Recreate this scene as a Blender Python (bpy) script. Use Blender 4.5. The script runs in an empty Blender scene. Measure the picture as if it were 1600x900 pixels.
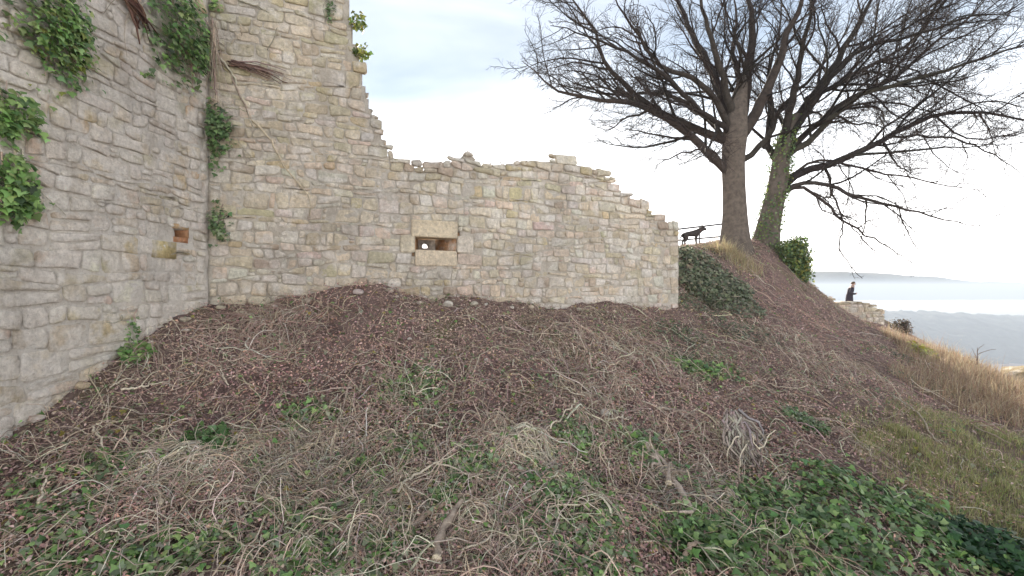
import bpy, bmesh, math, random
import numpy as np
from mathutils import Vector, Matrix

random.seed(7)
rng = np.random.default_rng(7)
R = math.radians
scene = bpy.context.scene
C = scene.collection

# ------------------------------------------------------------------ camera, sky, sun, exposure
EYE = 2.4
F = 733.0                                   # focal length in pixels of the 1600x900 photograph
cam_d = bpy.data.cameras.new("camera")
cam = bpy.data.objects.new("camera", cam_d)
C.objects.link(cam)
cam.location = (0, 0, EYE)
cam.rotation_euler = (R(90), 0, 0)
cam_d.sensor_width = 36.0
cam_d.lens = 36.0 * F / 1600.0
cam_d.clip_start = 0.05
cam_d.clip_end = 20000
scene.camera = cam

SUN_AZ = math.atan2((885 - 800) / F, 1.0)   # to the right of +Y
SUN_EL = R(17.6)

world = bpy.data.worlds.new("World")
scene.world = world
world.use_nodes = True
wn, wl = world.node_tree.nodes, world.node_tree.links
wn.clear()
wout = wn.new("ShaderNodeOutputWorld")
bg = wn.new("ShaderNodeBackground")
sky = wn.new("ShaderNodeTexSky")
sky.sky_type = 'NISHITA'
sky.sun_disc = False
sky.sun_elevation = SUN_EL
sky.sun_rotation = SUN_AZ
sky.altitude = 300
sky.air_density = 1.3
sky.dust_density = 0.25
sky.ozone_density = 2.0
bg.inputs['Strength'].default_value = 0.08
# thin even veil of high cloud over the whole dome, broken by soft streaks
tc = wn.new("ShaderNodeTexCoord")
mp = wn.new("ShaderNodeMapping")
mp.inputs['Scale'].default_value = (1.0, 1.0, 3.2)
wl.new(tc.outputs['Generated'], mp.inputs['Vector'])
nz = wn.new("ShaderNodeTexNoise")
nz.inputs['Scale'].default_value = 1.7
nz.inputs['Detail'].default_value = 5.0
nz.inputs['Roughness'].default_value = 0.55
nz.inputs['Distortion'].default_value = 0.4
wl.new(mp.outputs['Vector'], nz.inputs['Vector'])
sep = wn.new("ShaderNodeSeparateXYZ")
wl.new(tc.outputs['Generated'], sep.inputs[0])
elev = wn.new("ShaderNodeMapRange")                    # the veil is seen through a longer path low in the sky
elev.interpolation_type = 'SMOOTHSTEP'
for k_, v_ in (('From Min', 0.0), ('From Max', 0.44), ('To Min', 0.92), ('To Max', 0.12)): elev.inputs[k_].default_value = v_
wl.new(sep.outputs['Z'], elev.inputs['Value'])
rampw = wn.new("ShaderNodeMapRange")
for k_, v_ in (('From Min', 0.35), ('From Max', 0.70), ('To Min', -0.07), ('To Max', 0.10)): rampw.inputs[k_].default_value = v_
wl.new(nz.outputs['Fac'], rampw.inputs['Value'])
addw = wn.new("ShaderNodeMath"); addw.operation = 'ADD'; addw.use_clamp = True
wl.new(elev.outputs['Result'], addw.inputs[0]); wl.new(rampw.outputs['Result'], addw.inputs[1])
mixw = wn.new("ShaderNodeMix")
mixw.data_type = 'RGBA'
mixw.inputs['B'].default_value = (10.2, 9.9, 9.8, 1)
wl.new(addw.outputs[0], mixw.inputs['Factor'])
dim = wn.new("ShaderNodeVectorMath"); dim.operation = 'SCALE'; dim.inputs['Scale'].default_value = 0.33
wl.new(sky.outputs['Color'], dim.inputs[0])
wl.new(dim.outputs['Vector'], mixw.inputs['A'])
wl.new(mixw.outputs['Result'], bg.inputs['Color'])
wl.new(bg.outputs['Background'], wout.inputs['Surface'])

sun_d = bpy.data.lights.new("sun", 'SUN')
sun_d.energy = 2.6
sun_d.angle = R(0.5)
sun_d.color = (1.0, 0.90, 0.76)
sun = bpy.data.objects.new("sun", sun_d)
C.objects.link(sun)
sdir = Vector((math.sin(SUN_AZ) * math.cos(SUN_EL), math.cos(SUN_AZ) * math.cos(SUN_EL), math.sin(SUN_EL)))
sun.rotation_euler = sdir.to_track_quat('Z', 'Y').to_euler()
sun.location = (3, 25, 30)

scene.view_settings.view_transform = 'Standard'
scene.view_settings.look = 'None'
scene.view_settings.gamma = 1.0
scene.view_settings.use_curve_mapping = False
scene.view_settings.exposure = 2.3
scene.render.engine = 'CYCLES'
scene.cycles.use_denoising = True
scene.cycles.max_bounces = 6
scene.cycles.diffuse_bounces = 3
scene.cycles.glossy_bounces = 2
scene.cycles.transmission_bounces = 3
scene.cycles.volume_bounces = 1
scene.cycles.transparent_max_bounces = 6
scene.cycles.volume_step_rate = 1.0
scene.cycles.caustics_reflective = False
scene.cycles.caustics_refractive = False

# ------------------------------------------------------------------ helpers
WLOC = {}

def P(x, y, Y):
    """point seen at photograph pixel (x, y) at depth Y in front of the camera"""
    return np.array([(x - 800.0) / F * Y, Y, EYE + (450.0 - y) / F * Y])

_tab = np.random.default_rng(99).random((256, 256))
def vnoise(x, y, seed=0):
    x = np.asarray(x, float) + seed * 17.37; y = np.asarray(y, float) + seed * 5.91
    xi = np.floor(x).astype(int); yi = np.floor(y).astype(int)
    fx = x - xi; fy = y - yi
    fx = fx * fx * (3 - 2 * fx); fy = fy * fy * (3 - 2 * fy)
    a = _tab[xi & 255, yi & 255]; b = _tab[(xi + 1) & 255, yi & 255]
    c = _tab[xi & 255, (yi + 1) & 255]; d = _tab[(xi + 1) & 255, (yi + 1) & 255]
    return (a * (1 - fx) + b * fx) * (1 - fy) + (c * (1 - fx) + d * fx) * fy
def fbm(x, y, seed=0, o=4):
    t = 0; a = .5; s = 1.0
    for k in range(o):
        t = t + a * (vnoise(np.asarray(x) * s, np.asarray(y) * s, seed + k * 3) - .5); a *= .5; s *= 2.03
    return t

def mesh_np(name, V, faces, cols=None, smooth=False):
    V = np.asarray(V, np.float32)
    me = bpy.data.meshes.new(name)
    me.vertices.add(len(V)); me.vertices.foreach_set('co', V.ravel())
    idx = np.concatenate([np.asarray(f, np.int32).ravel() for f in faces])
    tot = np.concatenate([np.full(len(f), np.asarray(f).shape[1], np.int32) for f in faces])
    st = np.concatenate([[0], np.cumsum(tot)[:-1]]).astype(np.int32)
    me.loops.add(len(idx)); me.loops.foreach_set('vertex_index', idx)
    me.polygons.add(len(tot)); me.polygons.foreach_set('loop_start', st)
    if smooth: me.polygons.foreach_set('use_smooth', np.ones(len(tot), bool))
    if cols is not None:
        at = me.color_attributes.new('tint', 'FLOAT_COLOR', 'POINT')
        c4 = np.ones((len(V), 4), np.float32); c4[:, :3] = cols
        at.data.foreach_set('color', c4.ravel())
    me.update(calc_edges=True)
    me.validate()
    return me

def obj(name, me, mat, parent=None, origin=None, kind=None):
    o = bpy.data.objects.new(name, me)
    C.objects.link(o)
    org = np.zeros(3) if origin is None else np.asarray(origin, float)
    if origin is not None and me is not None:
        me.transform(Matrix.Translation(Vector(-org)))
    if me is not None and mat is not None and not me.materials: me.materials.append(mat)
    if parent is not None:
        o.parent = parent
        o.location = Vector(org - WLOC[parent.name])
    else:
        o.location = Vector(org)
    WLOC[o.name] = org
    if kind: o['kind'] = kind
    return o

def thing(name, label, cat, loc, group=None):
    o = bpy.data.objects.new(name, None)
    C.objects.link(o)
    o.empty_display_size = 0.1
    o.location = Vector(np.asarray(loc, float)); WLOC[o.name] = np.asarray(loc, float)
    o['label'] = label; o['category'] = cat
    if group: o['group'] = group
    return o

def tag(o, label, cat, group=None):
    o['label'] = label; o['category'] = cat
    if group: o['group'] = group
    return o

def tubes(paths, radii, sides=4, caps=False):
    paths = np.asarray(paths, float); n, m, _ = paths.shape
    radii = np.asarray(radii, float)
    T = np.gradient(paths, axis=1)
    T /= np.linalg.norm(T, axis=2, keepdims=True) + 1e-9
    ref = np.where(np.abs(T[:, :1, 2:3]) > .85, np.array([[[1., 0, 0]]]), np.array([[[0, 0, 1.]]]))
    N = np.cross(T, np.broadcast_to(ref, T.shape)); N /= np.linalg.norm(N, axis=2, keepdims=True) + 1e-9
    B = np.cross(T, N)
    a = np.linspace(0, 2 * np.pi, sides, endpoint=False)
    V = (paths[:, :, None, :] + radii[:, :, None, None] * (np.cos(a)[None, None, :, None] * N[:, :, None, :] + np.sin(a)[None, None, :, None] * B[:, :, None, :]))
    V = V.reshape(-1, 3)
    base = (np.arange(n)[:, None, None] * m + np.arange(m - 1)[None, :, None]) * sides
    k = np.arange(sides)[None, None, :]; k2 = (k + 1) % sides
    Fq = np.stack([base + k, base + k2, base + sides + k2, base + sides + k], -1).reshape(-1, 4)
    out = [Fq]
    if caps:
        s0 = (np.arange(n)[:, None] * m) * sides + np.arange(sides)[None, ::-1]
        s1 = (np.arange(n)[:, None] * m + m - 1) * sides + np.arange(sides)[None, :]
        out += [s0, s1]
    return V, out

def join(parts):
    """[(V, faces, cols)] -> one"""
    Vs, Fs, Cs, off = [], {}, [], 0
    for V, fs, c in parts:
        Vs.append(V)
        Cs.append(np.broadcast_to(c, (len(V), 3)) if c is not None else np.full((len(V), 3), .5))
        for f in fs:
            Fs.setdefault(f.shape[1], []).append(f + off)
        off += len(V)
    return np.concatenate(Vs), [np.concatenate(v) for v in Fs.values()], np.concatenate(Cs)

def rotmats(yaw, pitch, roll):
    cy, sy, cp, sp, cr, sr = np.cos(yaw), np.sin(yaw), np.cos(pitch), np.sin(pitch), np.cos(roll), np.sin(roll)
    z = np.zeros_like(cy); o = np.ones_like(cy)
    Rz = np.stack([np.stack([cy, -sy, z], -1), np.stack([sy, cy, z], -1), np.stack([z, z, o], -1)], -2)
    Rx = np.stack([np.stack([o, z, z], -1), np.stack([z, cp, -sp], -1), np.stack([z, sp, cp], -1)], -2)
    Ry = np.stack([np.stack([cr, z, sr], -1), np.stack([z, o, z], -1), np.stack([-sr, z, cr], -1)], -2)
    return Rz @ Rx @ Ry

def frames(nrm, tip):
    """leaf frames: local z along nrm, local y as near to tip as possible"""
    nrm = nrm / (np.linalg.norm(nrm, axis=1, keepdims=True) + 1e-9)
    y = tip - (tip * nrm).sum(1, keepdims=True) * nrm
    y /= np.linalg.norm(y, axis=1, keepdims=True) + 1e-9
    x = np.cross(y, nrm)
    return np.stack([x, y, nrm], -1)

def scatter(tv, tf, pos, rot, scale, cols):
    tv = np.asarray(tv, float); tf = np.asarray(tf)
    n, k = len(pos), len(tv)
    V = np.einsum('nij,kj->nki', rot, tv) * np.asarray(scale).reshape(n, 1, -1) + pos[:, None, :]
    Fa = (np.arange(n)[:, None, None] * k + tf[None]).reshape(-1, tf.shape[1])
    return V.reshape(-1, 3), [Fa], np.repeat(cols, k, axis=0)

IVY_V = [(0, .38, .06), (0, 0, 0), (.42, .02, -.04), (.52, .34, -.05), (.25, .52, .01), (0, 1, -.10), (-.25, .52, .01), (-.52, .34, -.05), (-.42, .02, -.04)]
IVY_F = [(0, 1, 2), (0, 2, 3), (0, 3, 4), (0, 4, 5), (0, 5, 6), (0, 6, 7), (0, 7, 8), (0, 8, 1)]
LEAF_V = [(0, 0, 0), (.30, .45, .15), (0, 1, .05), (-.27, .5, .18)]
LEAF_F = [(0, 1, 2), (0, 2, 3)]

def pick(pal, n, jit=.12):
    pal = np.asarray(pal, float)
    c = pal[rng.integers(0, len(pal), n)]
    return np.clip(c * (1 + jit * rng.standard_normal((n, 1))) * (1 + .05 * rng.standard_normal((n, 3))), .01, .9)

# ------------------------------------------------------------------ materials
def new_mat(name):
    m = bpy.data.materials.new(name); m.use_nodes = True
    nt = m.node_tree; nt.nodes.clear()
    o = nt.nodes.new('ShaderNodeOutputMaterial'); p = nt.nodes.new('ShaderNodeBsdfPrincipled')
    nt.links.new(p.outputs[0], o.inputs['Surface'])
    return m, nt, p, o
def node(nt, t, **kw):
    n = nt.nodes.new(t)
    for k, v in kw.items():
        if k in n.inputs: n.inputs[k].default_value = v
        else: setattr(n, k, v)
    return n
def pos_noise(nt, scale, detail=4, rough=.55, vscale=(1, 1, 1)):
    g = nt.nodes.new('ShaderNodeNewGeometry'); mpn = nt.nodes.new('ShaderNodeMapping')
    mpn.inputs['Scale'].default_value = vscale
    nt.links.new(g.outputs['Position'], mpn.inputs['Vector'])
    n = node(nt, 'ShaderNodeTexNoise', Scale=scale, Detail=detail, Roughness=rough)
    nt.links.new(mpn.outputs['Vector'], n.inputs['Vector'])
    return n
def mrange(nt, src, a, b, c, d):
    r = node(nt, 'ShaderNodeMapRange'); r.clamp = True
    for k, v in zip(('From Min', 'From Max', 'To Min', 'To Max'), (a, b, c, d)): r.inputs[k].default_value = v
    nt.links.new(src, r.inputs['Value']); return r.outputs['Result']
def mixc(nt, fac, a, b, blend='MIX'):
    m = node(nt, 'ShaderNodeMix'); m.data_type = 'RGBA'; m.blend_type = blend
    for s, v in (('Factor', fac), ('A', a), ('B', b)):
        if isinstance(v, (tuple, list)): m.inputs[s].default_value = (*v, 1) if len(v) == 3 else v
        elif isinstance(v, (int, float)): m.inputs[s].default_value = v
        else: nt.links.new(v, m.inputs[s])
    return m.outputs['Result']
def bump(nt, p, src, strength, dist):
    b = node(nt, 'ShaderNodeBump', Strength=strength, Distance=dist)
    nt.links.new(src, b.inputs['Height']); nt.links.new(b.outputs[0], p.inputs['Normal'])

def stone_material(name, attr=True, base=(.5, .46, .4), lime=.7, lime_at=.50, moss=.38):
    m, nt, p, o = new_mat(name)
    if attr:
        a = node(nt, 'ShaderNodeAttribute'); a.attribute_name = 'tint'; col = a.outputs['Color']
    else:
        r = node(nt, 'ShaderNodeRGB'); r.outputs[0].default_value = (*base, 1); col = r.outputs[0]
    n1 = pos_noise(nt, 9, 6, .65)
    col = mixc(nt, 1.0, col, mixc(nt, mrange(nt, n1.outputs['Fac'], .3, .7, 0, 1), (.85, .84, .82), (1.15, 1.14, 1.13)), 'MULTIPLY')
    # lime bloom, pale patches with their own shape
    n2 = pos_noise(nt, 2.6, 5, .6)
    col = mixc(nt, mrange(nt, n2.outputs['Fac'], lime_at, lime_at + .12, 0, lime), col, (.83, .80, .77))
    # lichen
    n3 = pos_noise(nt, 3.7, 6, .68, (1, 1, 1.4))
    col = mixc(nt, mrange(nt, n3.outputs['Fac'], .57, .68, 0, moss), col, (.50, .45, .28))
    # dark speckle and pits
    n7 = pos_noise(nt, 17, 5, .72)
    col = mixc(nt, 1.0, col, mixc(nt, mrange(nt, n7.outputs['Fac'], .32, .68, 0, 1), (.78, .76, .74), (1.18, 1.17, 1.16)), 'MULTIPLY')
    n6 = pos_noise(nt, 5.5, 9, .72, (1, 1, 2.2))
    col = mixc(nt, mrange(nt, n6.outputs['Fac'], .56, .70, 0, .28), col, (.42, .33, .24))
    n4 = pos_noise(nt, 38, 4, .7)
    col = mixc(nt, mrange(nt, n4.outputs['Fac'], .60, .74, 0, .45), col, (.25, .21, .17))
    ns = pos_noise(nt, 5, 5, .6, (1, 1, .12))
    col = mixc(nt, mrange(nt, ns.outputs['Fac'], .54, .70, 0, .38), col, (.44, .38, .31))
    nb = pos_noise(nt, .7, 4, .6)
    col = mixc(nt, 1.0, col, mixc(nt, mrange(nt, nb.outputs['Fac'], .35, .65, 0, 1), (.88, .855, .81), (1.15, 1.12, 1.05)), 'MULTIPLY')
    nt.links.new(col, p.inputs['Base Color'])
    p.inputs['Roughness'].default_value = .93
    p.inputs['Specular IOR Level'].default_value = .15
    n5 = pos_noise(nt, 13, 9, .75)
    bump(nt, p, n5.outputs['Fac'], 1.0, .06)
    return m

def mortar_material(name='lime_mortar', lo=(.52, .46, .39), hi=(.76, .72, .66)):
    m, nt, p, o = new_mat(name)
    n1 = pos_noise(nt, 5, 6, .65)
    col = mixc(nt, mrange(nt, n1.outputs['Fac'], .3, .7, 0, 1), lo, hi)
    n2 = pos_noise(nt, 30, 4, .7)
    col = mixc(nt, mrange(nt, n2.outputs['Fac'], .56, .75, 0, .5), col, (.28, .24, .19))
    ns = pos_noise(nt, 5, 5, .6, (1, 1, .12))
    col = mixc(nt, mrange(nt, ns.outputs['Fac'], .54, .70, 0, .38), col, (.44, .38, .31))
    nb = pos_noise(nt, .7, 4, .6)
    col = mixc(nt, 1.0, col, mixc(nt, mrange(nt, nb.outputs['Fac'], .35, .65, 0, 1), (.88, .855, .81), (1.15, 1.12, 1.05)), 'MULTIPLY')
    nt.links.new(col, p.inputs['Base Color'])
    p.inputs['Roughness'].default_value = .95; p.inputs['Specular IOR Level'].default_value = .1
    n5 = pos_noise(nt, 20, 8, .75)
    bump(nt, p, n5.outputs['Fac'], 1.0, .06)
    return m

def attr_material(name, rough=.8, trans=0.0, nscale=0, namp=.3, bscale=0, bstr=.5, bdist=.02, spec=.25):
    m, nt, p, o = new_mat(name)
    a = node(nt, 'ShaderNodeAttribute'); a.attribute_name = 'tint'; col = a.outputs['Color']
    if nscale:
        n = pos_noise(nt, nscale, 5, .65)
        col = mixc(nt, 1.0, col, mixc(nt, mrange(nt, n.outputs['Fac'], .3, .7, 0, 1), (1 - namp,) * 3, (1 + namp,) * 3), 'MULTIPLY')
    nt.links.new(col, p.inputs['Base Color'])
    p.inputs['Roughness'].default_value = rough
    p.inputs['Specular IOR Level'].default_value = spec
    if bscale:
        n = pos_noise(nt, bscale, 6, .65); bump(nt, p, n.outputs['Fac'], bstr, bdist)
    if trans:
        t = node(nt, 'ShaderNodeBsdfTranslucent'); nt.links.new(col, t.inputs['Color'])
        ms = node(nt, 'ShaderNodeMixShader'); ms.inputs[0].default_value = trans
        nt.links.new(p.outputs[0], ms.inputs[1]); nt.links.new(t.outputs[0], ms.inputs[2])
        nt.links.new(ms.outputs[0], o.inputs['Surface'])
    return m

def plain(name, col, rough=.7, metal=0, nscale=0, namp=.25):
    m, nt, p, o = new_mat(name)
    p.inputs['Base Color'].default_value = (*col, 1); p.inputs['Roughness'].default_value = rough; p.inputs['Metallic'].default_value = metal
    p.inputs['Specular IOR Level'].default_value = .25
    if nscale:
        n = pos_noise(nt, nscale, 5, .65)
        c = mixc(nt, mrange(nt, n.outputs['Fac'], .3, .7, 0, 1), tuple(v * (1 - namp) for v in col), tuple(min(v * (1 + namp), 1) for v in col))
        nt.links.new(c, p.inputs['Base Color']); bump(nt, p, n.outputs['Fac'], .4, .02)
    return m

def soil_material():
    m, nt, p, o = new_mat('soil')
    n1 = pos_noise(nt, 3.0, 8, .7)
    col = mixc(nt, mrange(nt, n1.outputs['Fac'], .3, .7, 0, 1), (.16, .105, .095), (.40, .285, .24))
    n2 = pos_noise(nt, 1.1, 5, .6)
    col = mixc(nt, mrange(nt, n2.outputs['Fac'], .54, .68, 0, .6), col, (.20, .20, .085))
    n3 = pos_noise(nt, 26, 5, .75)
    col = mixc(nt, mrange(nt, n3.outputs['Fac'], .55, .72, 0, .75), col, (.42, .33, .25))
    n4 = pos_noise(nt, 60, 4, .75)
    col = mixc(nt, mrange(nt, n4.outputs['Fac'], .56, .7, 0, .7), col, (.03, .02, .02))
    nt.links.new(col, p.inputs['Base Color'])
    p.inputs['Roughness'].default_value = .97; p.inputs['Specular IOR Level'].default_value = .08
    n5 = pos_noise(nt, 18, 9, .75)
    bump(nt, p, n5.outputs['Fac'], 1.0, .08)
    return m

M = dict(
    stone=stone_material('rubble_stone'), mortar=mortar_material(), soil=soil_material(),
    ivy=attr_material('ivy_leaf', .45, .30, spec=.45), dead=attr_material('dead_leaf', .85, .25),
    stem=attr_material('dry_stem', .85, 0, 30, .25), wood=attr_material('cut_wood', .85, 0, 22, .35, 40, .6, .01),
    grass=attr_material('grass_blade', .7, .35), bark=attr_material('bark', .9, 0, 7, .35, 18, .9, .03),
    steel=plain('weathered_steel', (.10, .10, .11), .5, .6, 30), fur=plain('dark_fur', (.05, .04, .036), .7, 0, 60, .4),
    coat=plain('dark_coat', (.035, .03, .045), .8, 0, 30), skin=plain('skin', (.50, .33, .26), .55), hair=plain('brown_hair', (.12, .08, .055), .6, 0, 90),
    hood=plain('pale_scarf', (.42, .32, .27), .85, 0, 40), trouser=plain('dark_trouser', (.05, .045, .06), .85, 0, 40),
    lit_mortar=mortar_material('lit_pale_mortar', (.68, .63, .57), (.84, .81, .78)),  # left wall mortar, paler because its stronger light is put into the colour
    dressed=stone_material('dressed_stone', lime=.25, lime_at=.56, moss=.15),
    limed_lit=stone_material('limed_lit_stone', lime=.85, lime_at=.38, moss=.16),  # lime patches, whitened further to paint in the light the left wall catches
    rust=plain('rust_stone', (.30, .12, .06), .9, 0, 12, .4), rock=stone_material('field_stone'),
)

# ------------------------------------------------------------------ the lie of the land
CX, CY = P(325, 0, 7.5)[0], 7.5                                  # foot of the inner corner of the two walls
DB = np.array([1800 / F, 1.0]); DB /= np.linalg.norm(DB)         # back wall runs to the right and away
DL = -np.array([40 / F, 1.0]); DL /= np.linalg.norm(DL)          # left wall runs towards the camera
NB = np.array([DB[1], -DB[0]]); NL = np.array([-DL[1], DL[0]])

def wall_hit(px, py, D):
    """(u, z) on the wall that leaves the corner in direction D"""
    k = (px - 800.0) / F
    # CX + D0 u = k (CY + D1 u)
    u = (k * CY - CX) / (D[0] - k * D[1])
    Y = CY + D[1] * u
    return u, EYE + (450.0 - py) / F * Y
def wall_Y(px, D):
    u, _ = wall_hit(px, 0, D); return CY + D[1] * u

ctrl = []
for x, y in ((0, 682), (80, 628), (150, 580), (200, 546), (260, 505), (325, 472)): ctrl.append(P(x, y, wall_Y(x, DL)))
for x, y in ((400, 472), (470, 466), (540, 456), (590, 446), (640, 464), (720, 470), (800, 473), (900, 476), (1000, 479), (1058, 481)): ctrl.append(P(x, y, wall_Y(x, DB)))
for x, y, Y in (
    (0, 900, 3.25), (0, 780, 3.95), (200, 900, 3.3), (200, 700, 4.7), (200, 620, 5.5), (400, 900, 3.4), (400, 700, 4.85), (400, 560, 6.5),
    (600, 900, 3.45), (600, 700, 4.9), (600, 560, 6.75), (800, 900, 3.5), (800, 750, 4.5), (800, 650, 5.55), (800, 560, 7.2), (1000, 900, 3.55),
    (1000, 750, 4.75), (1000, 650, 6.0), (1000, 560, 8.0), (1150, 900, 3.65), (1150, 750, 5.1), (1150, 650, 6.6), (1150, 560, 8.9), (1150, 490, 11.6),
    (1150, 440, 13.9), (1150, 404, 15.6), (1072, 440, 12.9), (1075, 404, 14.0), (1085, 391, 15.2), (1085, 384, 17.0), (1112, 390, 15.8), (1140, 388, 16.6), (1200, 384, 17.6),
    (1100, 470, 12.2), (1250, 470, 15.0), (1250, 436, 17.2), (1275, 450, 18), (1300, 900, 3.8), (1300, 800, 4.6), (1300, 700, 5.9), (1300, 600, 8.3), (1300, 520, 12.5), (1300, 474, 17.2),
    (1345, 507, 18), (1400, 520, 17.0), (1450, 900, 4.0), (1450, 800, 4.9), (1450, 700, 6.6), (1450, 620, 9.5), (1450, 560, 13), (1460, 545, 15.4),
    (1530, 576, 13.6), (1600, 900, 4.2), (1600, 800, 5.2), (1600, 700, 7.2), (1600, 645, 9.6), (1600, 612, 12)):
    ctrl.append(P(x, y, Y))
for x, y, z in (
    (-9, -4, -3.6), (0, -4, -4.2), (0, 0, -3.2), (-6, 2.5, -2.4), (6, 0, -3.0), (12, -4, -3.4), (24, -4, -3.6), (12, 4, -2.75), (24, 6, -4.2), (17.5, 10.5, -4.4), (19, 14, -4.6), (24, 15, -6.5),
    (20.5, 19, -4.2), (18.5, 22, -2.6), (18, 26.2, -1.36), (19.5, 26.4, -1.36), (22, 27, -2.2), (15.5, 23, -1.1), (24, 24, -4.5), (24, 32, -4.0), (16, 32, -2.0), (12.5, 22, -.2),
    (-9, 5, -1.2), (-9, 10, -.5), (-9, 20, -.4), (-9, 32, -1.5), (-4, 10, -.2), (0, 12, -.1), (0, 18, 0), (4, 13.5, .5), (5.5, 15.5, 1.3), (0, 32, -1.5), (8, 19.5, 1.6), (9.5, 19, 1.55), (8, 25, .8), (8, 32, -1.0)):
    ctrl.append(np.array([x, y, z + EYE]))
ctrl = np.array(ctrl)
def _k(d2): return np.where(d2 > 0, .5 * d2 * np.log(d2 + 1e-12), 0)
n_c = len(ctrl)
A = np.zeros((n_c + 3, n_c + 3))
d2 = ((ctrl[:, None, :2] - ctrl[None, :, :2]) ** 2).sum(-1)
A[:n_c, :n_c] = _k(d2) + np.eye(n_c) * .05
A[:n_c, n_c:] = np.c_[np.ones(n_c), ctrl[:, :2]]; A[n_c:, :n_c] = A[:n_c, n_c:].T
W = np.linalg.solve(A, np.r_[ctrl[:, 2], 0, 0, 0])
BX0, BX1, BY0, BY1 = -9., 24., -4., 32.
gx = np.arange(BX0, BX1 + .01, .15); gy = np.arange(BY0, BY1 + .01, .15)
GX, GY = np.meshgrid(gx, gy, indexing='ij')
GZ = np.zeros_like(GX)
for i in range(len(gx)):
    dd = (GX[i][:, None] - ctrl[None, :, 0]) ** 2 + (GY[i][:, None] - ctrl[None, :, 1]) ** 2
    GZ[i] = _k(dd) @ W[:n_c] + W[n_c] + W[n_c + 1] * GX[i] + W[n_c + 2] * GY[i]
VALLEY = -150.0
def H(x, y):
    x = np.asarray(x, float); y = np.asarray(y, float)
    cx = np.clip(x, BX0, BX1 - .16); cy = np.clip(y, BY0, BY1 - .16)
    fx = (cx - BX0) / .15; fy = (cy - BY0) / .15
    i = fx.astype(int); j = fy.astype(int); fx = fx - i; fy = fy - j
    z = (GZ[i, j] * (1 - fx) + GZ[i + 1, j] * fx) * (1 - fy) + (GZ[i, j + 1] * (1 - fx) + GZ[i + 1, j + 1] * fx) * fy
    z = z + .30 * fbm(x * 1.1, y * 1.1, 3, 3) + .17 * fbm(x * 4.2, y * 4.2, 11, 3)
    out = np.hypot(x - cx, y - cy)
    return np.maximum(z - .55 * np.maximum(out - .16, 0), VALLEY + 6 * fbm(x * .004, y * .004, 5))
def ground_px(px, py, t0=2.5, t1=40):
    Y = np.linspace(t0, t1, 1200)
    p = P(px, py, 1.0) - np.array([0, 0, EYE])
    z = EYE + p[2] * Y
    below = z < H(p[0] * Y, Y)
    k = int(np.argmax(below)) if below.any() else len(Y) - 1
    return np.array([p[0] * Y[k], Y[k], H(p[0] * Y[k], Y[k])])

def axis(a, b, step, lo, hi, g=1.16):
    core = list(np.arange(a, b + 1e-6, step))
    s = step; v = b; up = []
    while v < hi: s *= g; v += s; up.append(v)
    s = step; v = a; dn = []
    while v > lo: s *= g; v -= s; dn.append(v)
    return np.array(dn[::-1] + core + up)
ax = axis(-6.2, 16, .11, -5500, 5500); ay = axis(1.6, 21, .11, -600, 6500)
TX, TY = np.meshgrid(ax, ay, indexing='ij'); TZ = H(TX, TY)
ni, nj = TX.shape
I, J = np.meshgrid(np.arange(ni - 1), np.arange(nj - 1), indexing='ij')
q = (I * nj + J).ravel()
g = obj('ground', mesh_np('ground', np.c_[TX.ravel(), TY.ravel(), TZ.ravel()], [np.stack([q, q + nj, q + nj + 1, q + 1], -1)], smooth=True), M['soil'], kind='structure')

# ------------------------------------------------------------------ far hills, wooded slope, mist and haze
def ridge(name, Yd, prof, depth, seed, mat, amp, fs, n=260, dn=24):
    """a long hill whose crest follows (pixel x, pixel y) at depth Yd"""
    xs = np.linspace(prof[0][0], prof[-1][0], n); ys = np.interp(xs, [p[0] for p in prof], [p[1] for p in prof])
    V = []
    for k in range(dn):
        t = k / (dn - 1)                                   # 0 = near foot, 1 = far foot
        prof_h = math.sin(math.pi * min(1, t / .62) * .5) if t < .62 else math.cos(math.pi * (t - .62) / .38 * .5)
        Y = Yd + (t - .62) * depth
        X = (xs - 800) / F * Yd
        crest = EYE + (450 - ys) / F * Yd
        z = VALLEY - 12 + (crest - VALLEY + 12) * prof_h + amp * fbm(X / fs, np.full(n, Y / fs), seed, 5)
        V.append(np.c_[X, np.full(n, Y), z])
    V = np.concatenate(V)
    i, j = np.meshgrid(np.arange(dn - 1), np.arange(n - 1), indexing='ij'); qq = (i * n + j).ravel()
    return obj(name, mesh_np(name, V, [np.stack([qq, qq + 1, qq + n + 1, qq + n], -1)], smooth=True), mat, kind='structure')
wood = plain('far_wood', (.055, .06, .045), .95, 0, .05, .5)
ridge('hills', 3600, [(-800, 440), (300, 432), (900, 436), (1150, 428), (1290, 424), (1350, 425), (1420, 431), (1500, 439), (1620, 443), (1900, 436), (2300, 444)], 1500, 21, wood, 26, 160)
ridge('wooded_slope', 1300, [(600, 520), (1100, 500), (1350, 486), (1430, 487), (1530, 492), (1620, 496), (1800, 492), (2200, 500)], 600, 33, wood, 24, 20, 620, 44)

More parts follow.
